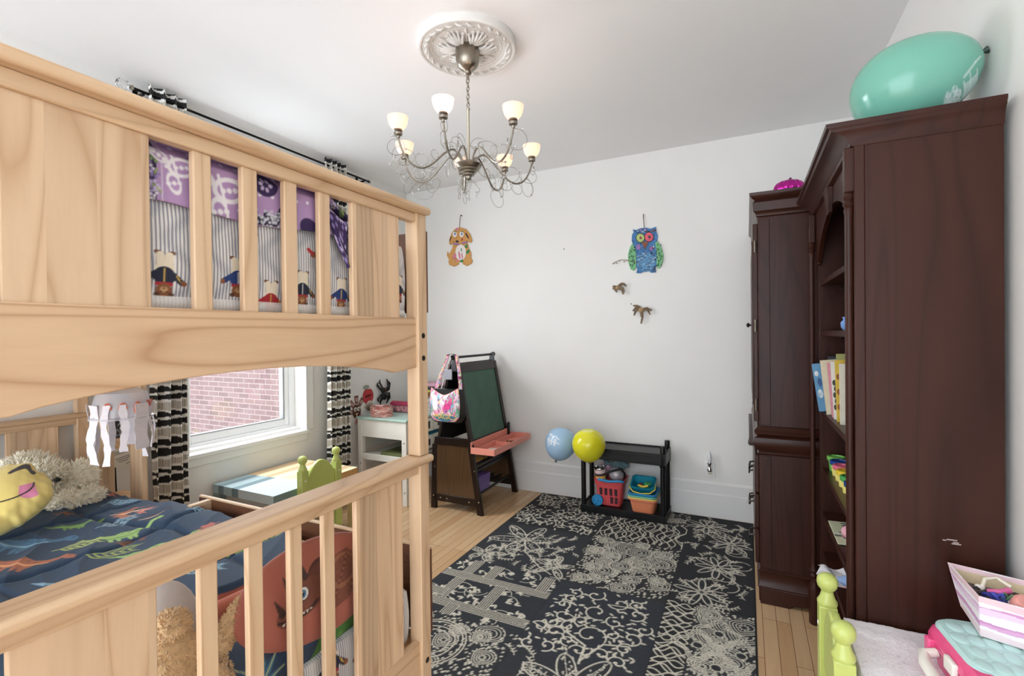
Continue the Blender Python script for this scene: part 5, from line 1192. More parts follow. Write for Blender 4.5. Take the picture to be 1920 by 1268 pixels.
def bird(name, o, label, body_, wings):
    r = empty(name, (px(*o)[0], YB, px(*o)[1]), label, 'wall ornament', 'carved bird ornaments under the owl')
    T = lambda x, y: O_(x, y)
    p = T(*body_[0]); B().ball((p[0], YB-.022, p[1]), (body_[1], .018, body_[1]*.9), 16, 12).done('body', NUT, r)
    for w_ in wings:
        pts = [T(*q) for q in w_]; n = len(pts)
        B().tube([(q[0], YB-.020-.006*math.sin(i), q[1]) for i, q in enumerate(pts)], [.0095*(1-i/n)+.0022 for i in range(n)], 8).done('feather_prong', HORN, r)
bird('carved_bird', (1161, 541), 'small carved brown bird flying left, just below the owl', ((205, 845), .019), [[(215, 830), (240, 808), (270, 812), (292, 832)], [(220, 822), (250, 802), (278, 808)], [(225, 842), (255, 850), (272, 890)], [(230, 850), (255, 870), (260, 910)], [(195, 855), (185, 870), (198, 888)], [(190, 838), (165, 830), (155, 838)], [(190, 848), (170, 855), (156, 852)]])
bird('carved_bird', (1203, 582), 'small carved brown bird diving, lowest ornament below the owl', ((437, 1065), .023), [[(425, 1045), (400, 1024), (358, 1022)], [(415, 1050), (385, 1040), (355, 1075)], [(415, 1050), (380, 1075), (366, 1118)], [(455, 1058), (495, 1045), (542, 1070)], [(460, 1060), (500, 1062), (526, 1110)], [(440, 1085), (450, 1130), (436, 1200)], [(436, 1085), (440, 1110), (436, 1135)]])
for q in ((1057, 467), (1183, 570)):
    p = px(*q); b = B().cyl((p[0], YB-.004, p[1]), (p[0], YB, p[1]), .0045); solo(b, 'wall_nail', BOLT, 'small dark nail in the back wall %s' % ('left of the owl' if q[0] < 1100 else 'between the two carved birds'), 'nail')
# ================================================================ tall armoire
ar = empty('armoire', (.33, 3.22, 0), 'dark cherry armoire with stepped crown against the right wall, behind the bookcase', 'armoire')
AX0, AX1, AY0, AY1 = .052, .60, 2.69, 3.765
PULL = plain('dark_pewter', (66, 60, 56), .3, .9)
def ring_(o, z, oy=None): oy = o if oy is None else oy; return [(AX0-o, AY0-oy, z), (AX1, AY0-oy, z), (AX1, AY1, z), (AX0-o, AY1, z)]
b = B().prism([(AX0, 0), (AX0+.125, 0), (AX0+.15, .016), (AX0+.20, .022), (AX0+.235, .022), (AX0+.265, 0), (AX1, 0), (AX1, .082), (AX0, .082)], 'y', AY0-.006, AY0+.02); b.done('plinth', CHERRY_X, ar, bevel=.003)
B().box(AX0-.004, AX0+.02, AY0+.02, AY1, 0, .082).done('plinth_front', CHERRY_Y, ar, bevel=.003)
B().loft([ring_(.006, .082), ring_(.010, .088), ring_(.004, .098), ring_(.002, .155), ring_(.008, .165), ring_(.0, .172)]).done('base_moulding', CHERRY_X, ar)
B().box(AX0, AX1, AY0, AY1, .172, .745).done('lower_case', CHERRY, ar, bevel=.002)
B().loft([ring_(0, .745), ring_(.008, .752), ring_(.002, .762), ring_(.020, .785), ring_(.026, .81), ring_(.022, .832), ring_(.006, .842), ring_(.018, .85), ring_(.022, .868), ring_(.012, .880), ring_(.006, .888)]).done('waist_moulding', CHERRY_X, ar)
B().box(AX0, AX1, AY0, AY1, .888, 1.930).done('upper_case', CHERRY, ar, bevel=.002)
B().loft([ring_(0, 1.928), ring_(.008, 1.935), ring_(.010, 1.948), ring_(.020, 1.958), ring_(.022, 2.00), ring_(.012, 2.012), ring_(.026, 2.022), ring_(.036, 2.035), ring_(.036, 2.047)]).done('crown_moulding', CHERRY_X, ar)
for z0, z1 in ((.180, .740), (.895, 1.922)):
    B().box(AX0+.004, AX0+.052, AY0-.004, AY0+.01, z0, z1).done('side_stile', CHERRY, ar, bevel=.002)
for (y0, y1) in ((AY0+.03, (AY0+AY1)/2-.003), ((AY0+AY1)/2+.003, AY1-.03)):
    d = B().box(AX0-.022, AX0, y0, y1, .905, 1.905).done('door', CHERRY, ar, bevel=.004)
    B().box(AX0-.026, AX0-.022, y0+.07, y1-.07, .98, 1.83).done('door_panel', CHERRY, d, bevel=.004)
    for z in (.99, 1.39, 1.79): B().cyl((AX0-.012, AY0+.026, z-.03), (AX0-.012, AY0+.026, z+.03), .006).done('hinge', plain('brass_old', (150, 140, 124), .35, .8), d)
kn = ar.children
for y in ((AY0+AY1)/2-.05, (AY0+AY1)/2+.05):
    B().lathe([(.005, 0), (.005, .014), (.013, .018), (.014, .026), (.006, .032), (0, .033)], (AX0-.022, y, 1.40), (-1, 0, 0), 14).done('door_knob', PULL, ar)
for i, (z0, z1) in enumerate(((.185, .355), (.365, .535), (.545, .735))):
    d = B().box(AX0-.02, AX0, AY0+.03, AY1-.03, z0, z1).done('drawer', CHERRY_Y, ar, bevel=.004)
    for y in (AY0+.22, AY1-.22):
        z = (z0+z1)/2
        B().tube([(AX0-.02, y-.045, z+.005), (AX0-.04, y-.045, z), (AX0-.044, y-.03, z-.018), (AX0-.044, y+.03, z-.018), (AX0-.04, y+.045, z), (AX0-.02, y+.045, z+.005)], .0055, 8).done('drawer_pull', PULL, d)
B().box(AX0-.045, AX0-.02, AY0+.05, AY1-.05, .775, .79).done('pull_shelf', CHERRY_Y, ar, bevel=.003)
# foil pumpkin on the armoire
pm = empty('foil_pumpkin', (.20, 2.86, 2.047), 'shiny magenta foil pumpkin on top of the armoire', 'ornament')
U, V = uv(140, 40); a = U*2*math.pi; t = V*math.pi; lob = 1-.10*np.abs(np.cos(a*6))**6*np.sin(t)**.5
P = np.stack([.20+.072*np.sin(t)**.8*np.cos(a)*lob, 2.86+.072*np.sin(t)**.8*np.sin(a)*lob, 2.047+.048-.048*np.cos(t)*(1-.25*np.abs(np.cos(t))**8)], -1)
grid_mesh('pumpkin_body', P, Canvas(U, V, .02, (186, 38, 148)).C, painted('magenta_foil', .16, metal=.75), pm)
B().tube([(.20, 2.86, 2.128), (.203, 2.86, 2.143), (.21, 2.862, 2.152)], [.009, .006, .005], 8).done('stalk', plain('magenta_dark', (120, 20, 92), .3, .5), pm)

# ================================================================ bookcase
bc = empty('bookcase', (.44, 2.145, 0), 'tall dark cherry open bookcase with crown and turned columns, against the right wall', 'bookcase')
BX0, BX1, BY0, BY1, BZ = .282, .606, 1.690, 2.605, 1.905
B().box(BX0, BX0+.026, BY0, BY0+.030, 0, BZ).done('side_stile', CHERRY, bc, bevel=.003)
B().box(BX0+.026, BX1, BY0+.0015, BY0+.022, 0, BZ).done('side_panel', CHERRY, bc, bevel=.0015)
B().box(BX0+.015, BX1, BY1-.022, BY1, 0, BZ).done('side_panel', CHERRY, bc, bevel=.0015)
B().box(BX1-.012, BX1-.001, BY0+.022, BY1-.022, .06, BZ).done('back_panel', CHERRY, bc)
B().box(BX0+.02, BX1, BY0+.022, BY1-.022, 1.885, BZ).done('top_board', CHERRY_Y, bc)
for z in (1.565, 1.338, .974, .712, .512, .33, .085):
    B().box(BX0+.022, BX1-.013, BY0+.0225, BY1-.0225, z, z+.023).done('shelf', CHERRY_Y, bc, bevel=.002)
B().box(BX0+.004, BX0+.022, BY0+.030, BY1-.03, 0, .085).done('plinth', CHERRY_Y, bc, bevel=.003)
# arched frieze with keystone
pts = [(BY0+.03, BZ), (BY0+.03, 1.66), (BY0+.055, 1.66)]
for i in range(25):
    s = i/24.0; pts.append((BY0+.055+s*(BY1-BY0-.11), 1.665+.165*math.sin(math.pi*s)**.7))
pts += [(BY1-.055, 1.66), (BY1-.03, 1.66), (BY1-.03, BZ)]
B().prism(pts, 'x', BX0+.006, BX0+.024).done('arched_frieze', CHERRY_Y, bc, bevel=.002)
ym = (BY0+BY1)/2
B().hexa([(BX0-.006, ym-.022, 1.80), (BX0+.008, ym-.022, 1.80), (BX0+.008, ym+.022, 1.80), (BX0-.006, ym+.022, 1.80)], [(BX0-.016, ym-.042, 1.895), (BX0+.008, ym-.042, 1.895), (BX0+.008, ym+.042, 1.895), (BX0-.016, ym+.042, 1.895)]).done('keystone', CHERRY_Y, bc, bevel=.003)
# mouldings
B().loft([[(BX0-o, BY0-.3*o, z), (BX1, BY0-.3*o, z), (BX1, BY1+.006, z), (BX0-o, BY1+.006, z)] for o, z in ((0, 1.894), (.008, 1.898), (.010, 1.908), (.016, 1.913), (.022, 1.923), (.040, 1.936), (.056, 1.942), (.060, 1.950), (.068, 1.953), (.070, 1.964))]).done('crown_moulding', CHERRY_Y, bc)
def column(y, s):
    B().box(BX0-.022, BX0+.003, y-.018, y+.018, 1.765, 1.895).done('column_block', CHERRY, bc, bevel=.004)
    B().lathe([(.0125, .215), (.016, .225), (.012, .235), (.017, .247), (.012, .26), (.0105, .30), (.0105, 1.70), (.0125, 1.715), (.010, 1.722), (.0155, 1.732), (.010, 1.742), (.0155, 1.752), (.012, 1.765)], (BX0-.010, y, 0), n=18).done('column', CHERRY, bc)
    b = B(); b.lathe([(.024, 0), (.026, .16), (.022, .18), (.014, .20), (.018, .215)], (BX0-.006, y, 0), n=8); b.done('column_foot', CHERRY, bc)
column(BY0+.020, 1); column(BY1-.002, -1)
for z in np.arange(1.10, 1.56, .05): B().cyl((BX0+.10, BY1-.0225, z), (BX0+.10, BY1-.0215, z), .003, n=8).done('peg_hole', BOLT, bc)
for z in (1.555, 1.328): B().cyl((BX0+.10, BY1-.034, z), (BX0+.10, BY1-.022, z), .005, n=8).done('shelf_peg', CHROME, bc)
# scuffs worn into the side panel
sc_ = plain('scuff_pale', (176, 160, 156), .8)
for x, z, L in ((.487, .785, .022), (.50, .779, .012), (.478, .782, .008), (.497, .775, .02)): B().box(x, x+L, BY0+.0012, BY0+.0017, z, z+.003).done('scuff_mark', sc_, bc, smooth=False)

# things on the shelves
def book(y, w, d, h, lean, colr, label, pages=True, z=.997, x=.318, page=(236, 226, 200)):
    r = empty('book', (x+d/2, y, z), label, 'book', 'picture books on the bookcase shelf')
    T = Matrix.Translation((x, y, z)) @ Matrix.Rotation(lean, 4, 'X')
    cv = plain('cover_%d_%d_%d' % colr, colr, .4, noise=.08, nscale=30)
    q = B(); q.box(0, d, 0, .002, 0, h).box(0, d, w-.002, w, 0, h).box(0, .002, .002, w-.002, 0, h); q.move(T).done('cover', cv, r)
    q = B(); q.box(.003, d-.003, .0022, w-.0022, .003, h-.004); q.move(T).done('pages', plain('pages_%d' % page[2], page, .9), r)
    return r, T
specs = [(2.535, .290, .010, .22, .215, -.13, (96, 150, 190), 'blue picture book leaning farthest back on the bookcase book shelf'), (2.49, .325, .012, .205, .25, -.02, (52, 62, 68), 'dark slate book behind the blue leaning one'),
         (2.45, .309, .020, .20, .235, -.10, (226, 214, 184), 'thick cream book right of the blue leaning book'), (2.40, .345, .012, .21, .265, -.03, (186, 190, 120), 'tall olive book rising behind the pink and yellow spines'), (2.375, .317, .012, .20, .228, -.07, (222, 150, 160), 'pink spined book beside the thick cream one'),
         (2.33, .319, .016, .19, .235, -.05, (240, 236, 226), 'white book with dark plant picture between pink and yellow spines'), (2.27, .321, .014, .20, .245, -.03, (222, 190, 70), 'yellow book near the front column on the book shelf'),
         (2.21, .323, .018, .20, .235, -.01, (232, 226, 206), 'ivory book next to the yellow book'), (2.12, .34, .016, .19, .225, 0, (196, 196, 204), 'pale grey book nearest the front column')]
def lean_book(y, x, w, d, h, ln, colr, lb):
    r = empty('book', (x+d/2, y, .9975), lb, 'book', 'picture books on the bookcase shelf')
    T = Matrix.Translation((x-h*math.sin(ln)*0, y, .9975+max(0, math.sin(-ln))*0.0)) @ Matrix.Rotation(ln, 4, 'Y')
    T = Matrix.Translation((0, 0, abs(math.sin(ln))*d*(1 if ln > 0 else 0))) @ T
    if ln < 0: T = Matrix.Translation((0, 0, 0.0)) @ T
    cv = plain('cover_%d_%d_%d' % colr, colr, .4, noise=.08, nscale=30)
    q = B(); q.box(0, d, 0, .002, 0, h).box(0, d, w-.002, w, 0, h).box(0, .002, .002, w-.002, 0, h); q.move(T).done('cover', cv, r)
    q = B(); q.box(.003, d-.003, .0022, w-.0022, .003, h-.004); q.move(T).done('pages', plain('pages_pale', (236, 226, 200), .9), r)
    return r, T
for i, sp_ in enumerate(specs):
    r, T = lean_book(*sp_); w_, d_, h_ = sp_[2:5]
    def spot(name, colr, x, z, rx, rz):
        b = B(); b.prism([(x+rx*math.cos(a), z+rz*math.sin(a)) for a in np.linspace(0, 6.283, 15)[:-1]], 'y', -.0008, 0); b.move(T).done(name, plain('bk_%d%d' % (i, int(z*1000)), colr, .6, noise=.3), r, smooth=False)
    if i == 0:
        spot('cover_picture', (236, 240, 240), .012, .17, .008, .012); spot('cover_picture', (206, 222, 236), .016, .08, .010, .02); spot('cover_picture', (60, 100, 150), .02, .13, .008, .02)
    if i == 5:
        for k in range(5): spot('cover_picture', (66, 74, 56), .008+.004*(k % 2), .05+.025*k, .007, .012)
    if i == 6:
        for k in range(3): spot('cover_picture', (150, 90, 50), .008, .06+.06*k, .006, .012)
# play dough pots
DOH = [((120, 190, 90), (110, 180, 84)), ((36, 66, 140), (238, 226, 130)), ((226, 110, 140), (238, 226, 130)), ((236, 204, 60), (238, 226, 130)), ((80, 170, 90), (238, 226, 130)), ((36, 70, 146), (206, 226, 80)), ((236, 206, 60), (238, 226, 130))]
nm = ['green', 'navy', 'pink', 'yellow', 'light green', 'blue', 'golden']
yy = [2.545, 2.465, 2.385, 2.300, 2.215, 2.13, 2.045]
for i, (lid, tub) in enumerate(DOH):
    r = empty('dough_pot', (.355, yy[i], .735), '%s lidded dough pot on the bookcase, %s in the row from the far end' % (nm[i], ('first', 'second', 'third', 'fourth', 'fifth', 'sixth', 'seventh')[i]), 'pot', 'modelling dough pots on the bookcase')
    B().lathe([(0, 0), (.026, 0), (.031, .052), (.0, .052)], (.355, yy[i], .7352), n=24).done('tub', plain('tub%d' % i, tub, .35), r)
    B().lathe([(.033, .046), (.036, .05), (.036, .064), (.030, .066), (.029, .061), (0, .061)], (.355, yy[i], .7352), n=24).done('lid', plain('lid%d' % i, lid, .35), r)
b = B().lathe([(0, 0), (.018, 0), (.026, .012), (.027, .03), (.018, .04), (.022, .05), (.0, .052)], (.345, 2.17, 1.3612), n=20); solo(b, 'trinket_pot', plain('cornflower', (120, 160, 220), .4), 'small cornflower blue pot on the second shelf of the bookcase', 'pot')
mg = empty('magazine', (.38, 2.33, .535), 'pale green activity magazine lying on the bookcase below the dough pots', 'magazine')
U, V = uv(60, 80); c = Canvas(U, V, .02, (210, 214, 180)); 
for i in range(40): c.poly([(rng.rand()*.3+a_, rng.rand()*.1+b_) for a_, b_ in ((0, 0), (.2, 0), (.2, .08), (0, .08))] if False else [(x0, y0), (x0+.15, y0), (x0+.15, y0+.05), (x0, y0+.05)] if (x0 := rng.rand()*.8) is not None and (y0 := rng.rand()*.9) is not None else [], ((120, 100, 150), (236, 236, 230), (90, 100, 90), (200, 110, 120))[i % 4])
grid_mesh('magazine_cover', np.stack([.310+U*.17, 2.20+V*.25, np.full(U.shape, .5405)+.002*np.sin(U*3)], -1), c.C, PRINTP, mg, solid=.004)
b = B().ball((.36, 2.27, .565), (.03, .03, .024), 14, 10); solo(b, 'crumpled_tissue', plain('pink_tissue', (232, 170, 184), .9), 'crumpled pink tissue paper on the activity magazine', 'tissue')
U, V = uv(40, 40); P = np.stack([.262+U*.12+.01*np.sin(V*9), 2.24+V*.16+.012*np.sin(U*8), .368+.020*np.sin(U*7+V*5)*np.sin(V*6)-.014*(1-U)], -1)
P[..., 2] = np.maximum(P[..., 2], np.where(P[..., 0] > .30, .3545, .33)); c = Canvas(U, V, .03, (236, 234, 238)); c.ell(.8, .3, .3, .3, 0, (150, 180, 224)); c.ell(.7, .05, .2, .15, 0, (232, 190, 180))
o = grid_mesh('paper_scrap', P, c.C, PRINTP, None, (.32, 2.32, .355), solid=.002); tag(o, 'torn white and blue paper sticking out of the low bookcase shelf', 'paper')

# ================================================================ draped table, case and box in the right foreground
tt = empty('side_table', (.425, 1.42, 0), 'low table against the bookcase side, under a white towel', 'table')
LG = wood('pine_legs', (214, 176, 126), (170, 124, 78), 2)
QX0, QX1, QY0, QY1, QZ = .252, .612, 1.02, 1.672, .512
B().box(QX0, QX1, QY0, QY1, QZ-.03, QZ).done('table_top', LG, tt, bevel=.004)
for x in (QX1-.10, QX1-.05):
    for y in (QY0+.01, QY1-.05): B().box(x, x+.04, y, y+.04, 0, QZ-.03).done('leg', LG, tt, bevel=.003)
U, V = uv(170, 160)
S = U*.50; S0 = .10   # hanging part then top
Yt = QY0-.0+V*(QY1-QY0+.004)
Xt = np.where(S < S0, QX0-.004-.004*np.sin(Yt*14)*(S0-S)/S0-.003*(S0-S)/S0, QX0-.004+(S-S0)); Zt = np.where(S < S0, QZ+.008-(S0-S)*.98, QZ+.008)+.0016*fbm(Xt, Yt, 60, 3)+.0012*rng.rand(*S.shape)
Xt = np.minimum(Xt, QX1+.002); c = Canvas(Xt, Yt, .004, (250, 246, 250))
for i in range(520): c.ell(rng.uniform(.24, .62), rng.uniform(1.0, 1.68), .0016, .001, rng.rand()*3, (206, 196, 212))
o = grid_mesh('towel', np.stack([Xt, Yt, Zt], -1), c.C, painted('terry_cloth', .95, .3, .6, 260), None, (.42, 1.35, .42), solid=.006); tag(o, 'white terry towel draped over the low table in the right foreground', 'towel')
ZT = QZ+.0105
cs = empty('craft_case', (.52, 1.42, ZT), 'pink carry case with quilted mint lid on the white towel', 'case')
HOT, MINTL = col_plastic('hot_pink', (232, 84, 136), .25), col_plastic('mint_plastic', (186, 220, 216), .4)
ccx, ccy, cw, cd = .518, 1.405, .200, .37
th_ = .10
Rz = Matrix.Translation((ccx, ccy, 0)) @ Matrix.Rotation(th_, 4, 'Z')
def rr0(w, d, z, r=.05, n=7, ox=0, oy=0): return [Rz @ Vector(p) for p in rr(ox, oy, w, d, z, r, n)]
B().loft([rr0(.165, .33, ZT), rr0(.17, .335, ZT+.004), rr0(.185, .355, ZT+.055), rr0(.196, .368, ZT+.058), rr0(.196, .368, ZT+.064)]).done('case_base', HOT, cs)
B().loft([rr0(.196, .368, ZT+.066), rr0(.198, .37, ZT+.070), rr0(.188, .36, ZT+.086), rr0(.17, .34, ZT+.097), rr0(.12, .28, ZT+.101)]).done('case_lid', HOT, cs)
lidp = B().loft([rr0(.172, .225, ZT+.092, .045, 8, 0, .062), rr0(.172, .225, ZT+.099, .045, 8, 0, .062), rr0(.160, .212, ZT+.105, .045, 8, 0, .062)]).done('mint_panel', MINTL, cs)
for i in range(5):
    for j in range(4):
        x, y_ = -.062+i*.031+(j % 2)*.012, -.02+j*.05; 
        if abs(x) < .072: b = B().ball((0, 0, 0), (.017, .024, .005), 12, 8); b.move(Rz @ Matrix.Translation((x, y_, ZT+.1045))).done('scallop', MINTL, lidp)
b = B(); b.tube([Rz @ Vector(p) for p in ((-.098, .10, ZT+.05), (-.125, .095, ZT+.045), (-.135, .06, ZT+.04), (-.137, 0, ZT+.038), (-.132, -.05, ZT+.04), (-.12, -.075, ZT+.045), (-.098, -.08, ZT+.05))], [.010, .012, .013, .013, .013, .012, .010], 12); b.done('handle', WHITE, cs)
for y_ in (.12, -.10): b = B(); b.box(-.112, -.092, y_-.012, y_+.012, ZT+.035, ZT+.075); b.move(Rz); b.done('hinge_clip', HOT, cs, bevel=.004)
b = B(); b.box(-.108, -.096, -.0, .045, ZT+.05, ZT+.082); b.move(Rz); b.done('latch', WHITE, cs, bevel=.004)
# striped box of hair things
ZBX = ZT+.1105
sbx = empty('striped_box', (.545, 1.56, ZBX), 'pink and white watercolour striped open box on the mint case lid', 'box')
c4b = [(.492, 1.498), (.578, 1.468), (.603, 1.604), (.500, 1.640)]; c4t = [(.480, 1.472), (.600, 1.432), (.618, 1.610), (.478, 1.655)]
HB = .105
WALLP = painted('watercolour_card', .6)
for k in range(4):
    a, b_ = np.array(c4b[k]), np.array(c4b[(k+1) % 4]); A, B_ = np.array(c4t[k]), np.array(c4t[(k+1) % 4])
    U, V = uv(70, 60); pb_ = a+(b_-a)*U[..., None]; pt_ = A+(B_-A)*U[..., None]; xy = pb_+(pt_-pb_)*V[..., None]
    c = Canvas(U, V, .012, (244, 238, 242)); wv = lambda x, k_: .025*math.sin(x*5+k_)
    for v0, v1, col in ((0, .17, (238, 216, 220)), (.27, .40, (222, 170, 208)), (.36, .405, (206, 142, 190)), (.58, .76, (234, 210, 230)), (.72, .765, (212, 152, 198)), (.84, 1.0, (236, 206, 212))):
        xs = np.linspace(-.05, 1.05, 12); c.poly([(x, v0+wv(x, v0*9+k)) for x in xs]+[(x, v1+wv(x, v1*7+k)) for x in xs[::-1]], col)
    grid_mesh('box_wall', np.concatenate([xy, (ZBX+V*HB)[..., None]], -1), c.C, WALLP, sbx, solid=.0025, smooth=False)
B().hexa([(*p, ZBX) for p in c4b], [(*p, ZBX+.003) for p in c4b]).done('box_bottom', plain('box_inside', (214, 196, 160), .8), sbx, smooth=False)
for k in range(4):
    a, b_ = [np.array(c4b[j])+(np.array((.548, 1.552))-np.array(c4b[j]))*.06 for j in (k, (k+1) % 4)]; A, B_ = [np.array(c4t[j])+(np.array((.548, 1.552))-np.array(c4t[j]))*.05 for j in (k, (k+1) % 4)]
    q = B(); q.hexa([(*a, ZBX+.004), (*b_, ZBX+.004), (*(b_+(a-b_)*.001+.0004), ZBX+.004), (*(a+.0004), ZBX+.004)], [(*A, ZBX+HB-.012), (*B_, ZBX+HB-.012), (*(B_+.0004), ZBX+HB-.012), (*(A+.0004), ZBX+HB-.012)]); q.done('box_lining', plain('lining_beige', (222, 204, 168), .8), sbx, smooth=False)
inner = [(p[0]+(.545-p[0])*.06, p[1]+(1.55-p[1])*.06) for p in c4t]
ob = lambda x, y, z: (.552+x*.8, 1.545+y*.8, ZBX+HB+z)
zf = -.030
b = B().lathe([(0, 0), (.024, 0), (.026, .004), (.026, .020), (.022, .026), (0, .027)], (.566, 1.498, ZBX+HB-.026), (.30, -.40, .9), 26); pt = solo(b, 'pink_tin', plain('peach_pink', (236, 160, 150), .4), 'round peach pink tin at the front of the striped box', 'tin')
b = B().tube([ob(-.05, .02, zf), ob(-.03, .045, zf+.03), ob(.0, .05, zf+.035), ob(.025, .03, zf+.025)], .004, 8); solo(b, 'hair_band', plain('ivory_band', (232, 226, 204), .5), 'ivory hair band arching over the striped box contents', 'hair band')
b = B().tube([ob(-.035, .012, zf+.012), ob(-.01, .0, zf+.018), ob(.015, .02, zf+.018), ob(.02, .03, zf+.015)], [.005, .006, .008, .006], 10); solo(b, 'pink_clip', col_plastic('pink_clip', (232, 110, 170)), 'pink hair clip in the striped box', 'hair clip')
def loop(c0, r, n, k): return [ob(c0[0]+r*math.cos(a), c0[1]+r*math.sin(a)*.8, zf+c0[2]+.006*math.sin(a*2+k)) for a in np.linspace(0, 6.2, n)]
for i, (cx_, cy_, cz_, r_, colr, lb) in enumerate(((-.035, -.005, .008, .016, (64, 72, 170), 'cobalt blue'), (-.022, -.018, .012, .012, (80, 92, 196), 'bright blue'), (-.005, -.030, .010, .011, (50, 70, 130), 'navy blue'), (.004, -.006, .012, .011, (110, 150, 110), 'green'), (-.052, .015, .006, .014, (60, 54, 58), 'black'), (.03, .012, .006, .017, (70, 60, 58), 'dark brown'), (.045, -.01, .006, .014, (84, 72, 66), 'taupe'), (.015, -.035, .008, .010, (160, 190, 140), 'pale green'))):
    b = B().tube(loop((cx_, cy_, cz_), r_, 18, i), .0035, 7); solo(b, 'hair_elastic', plain('elastic%d' % i, colr, .7), '%s hair elastic among the things in the striped box' % lb, 'hair elastic', 'hair elastics in the striped box')
for i, (x, y_) in enumerate(((-.048, .03), (-.04, .035), (.0, -.045), (.012, -.058))):
    b = B().ball(ob(x, y_, zf+.012), (.010, .006, .006), 10, 8, rotm(.3, .4, i)); solo(b, 'white_bow', PAPER, 'small white bow in the striped box, %s' % ('far corner', 'by the ivory band', 'near the navy elastic', 'at the front edge')[i], 'bow', 'white bows in the striped box')
b = B().hexa([(p[0], p[1], ZBX+HB-.055) for p in [(q[0]+(.545-q[0])*.30, q[1]+(1.55-q[1])*.30) for q in c4t]], [(p[0], p[1], ZBX+HB-.036) for p in [(q[0]+(.545-q[0])*.16, q[1]+(1.55-q[1])*.16) for q in c4t]]); o = solo(b, 'hair_accessory_pile', plain('mixed_dark', (88, 76, 72), .7, noise=.8, nscale=160), 'jumble of dark pins filling the striped box', 'hair pins'); o['kind'] = 'stuff'
# ================================================================ ceiling medallion and chandelier
MX, MY = -1.195, 1.985
PLAS = plain('plaster', (224, 221, 216), .75, noise=.02)
md = empty('ceiling_medallion', (MX, MY, ZC), 'round white plaster ceiling medallion with acanthus leaves above the chandelier', 'ceiling medallion')
MR = .232
B().lathe([(MR, 0), (MR, -.030), (MR-.004, -.036), (MR-.012, -.036), (MR-.016, -.030), (MR-.030, -.034), (MR-.045, -.030), (MR-.050, -.022), (MR-.060, -.022), (MR-.064, -.018), (.05, -.018), (.001, -.018)], (MX, MY, ZC), n=72, cap=False).done('disc', PLAS, md)
b = B()
for k in range(84):
    a = k*2*math.pi/84; b.ball((MX+(MR-.068)*math.cos(a), MY+(MR-.068)*math.sin(a), ZC-.0185), .0042, 6, 4)
b.done('bead_ring', PLAS, md)
b = B()
for k in range(26):
    a = k*2*math.pi/26; p = lambda r, w_, z: (MX+r*math.cos(a+w_), MY+r*math.sin(a+w_), ZC+z)
    b.tube([p(MR-.026, -.07, -.031), p(MR-.030, -.03, -.038), p(MR-.036, .03, -.038), p(MR-.040, .075, -.031)], [.003, .0055, .0055, .003], 6)
    b.tube([p(MR-.044, -.05, -.029), p(MR-.046, .0, -.034), p(MR-.046, .05, -.029)], .003, 6)
b.done('rope_moulding', PLAS, md)
for k in range(6):
    a0 = k*math.pi/3+.5; b = B()
    for j, (da, L, w_) in enumerate(((-.42, .105, .007), (-.26, .125, .008), (-.10, .137, .009), (.06, .138, .009), (.22, .128, .008), (.38, .108, .007))):
        pts = []
        for i in range(7):
            t = i/6.0; a = a0+da*(.35+.65*t); r = .045+(L-.045)*t; pts.append((MX+r*math.cos(a), MY+r*math.sin(a), ZC-.019-.012*math.sin(math.pi*min(1, t*1.05))**.6))
        b.tube(pts, [.004+.0035*math.sin(math.pi*(.15+.8*i/6.0)) for i in range(7)], 8)
        e = pts[-1]; b.ball(e, (.010, .010, .006), 8, 6)
    b.done('acanthus_leaf', PLAS, md)
    am = a0+math.pi/6; b = B(); b.tube([(MX+r*math.cos(am), MY+r*math.sin(am), ZC-.019-.004*math.sin((r-.05)*30)) for r in np.linspace(.05, .150, 7)], [.004, .003, .0025, .0025, .003, .008, .003], 6); b.done('dart', PLAS, md)

cl = empty('chandelier', (MX, MY, 2.74), 'brushed nickel chandelier with seven frosted glass shades and curled crystal wires', 'chandelier')
HZ = 2.152
B().lathe([(.0, 0), (.052, 0), (.057, -.006), (.058, -.035), (.056, -.06), (.048, -.085), (.034, -.100), (.018, -.108), (.014, -.112), (.019, -.118), (.015, -.126), (.008, -.13), (.006, -.15), (0, -.15)], (MX, MY, ZC-.0205), n=36).done('canopy', NICKEL, cl)
zt = ZC-.165
def link_ring(z, flip, r=.012):
    pts = [(MX+(r*.55*math.cos(a) if flip else 0), MY+(0 if flip else r*.55*math.cos(a)), z+r*math.sin(a)) for a in np.linspace(0, 2*math.pi, 17)]
    B().tube(pts, .0022, 6, cap=False).done('chain_link', NICKEL, cl)
for k in range(7): link_ring(zt-.010-k*.0195, k % 2 == 0, .0145 if k == 0 else .012)
B().lathe([(.004, 0), (.009, -.002), (.009, -.008), (.006, -.012), (.0058, -.30), (.0058, -(2.45-HZ)-.0)], (MX, MY, 2.45), n=16).done('stem', plain('stem_nickel', (176, 168, 150), .4, .9), cl)
B().lathe([(.0, .03), (.012, .03), (.014, .018), (.034, .014), (.060, .010), (.063, .002), (.057, -.008), (.054, -.012), (.047, -.016), (.048, -.022), (.036, -.028), (.036, -.033), (.026, -.040), (.026, -.045), (.014, -.05), (.011, -.056), (.012, -.062), (.006, -.068), (0, -.069)], (MX, MY, HZ+.02), n=32).done('hub', NICKEL, cl)
FROST = NT('frosted_shade'); FROST.b.inputs['Base Color'].default_value = rgba((236, 212, 200)); FROST.b.inputs['Roughness'].default_value = .35
FROST.b.inputs['Emission Color'].default_value = rgba((255, 232, 222)); FROST.b.inputs['Emission Strength'].default_value = .03
tb_ = FROST.n('BsdfTranslucent'); tb_.inputs[0].default_value = rgba((255, 240, 228)); mx_ = FROST.n('MixShader'); mx_.inputs[0].default_value = .45
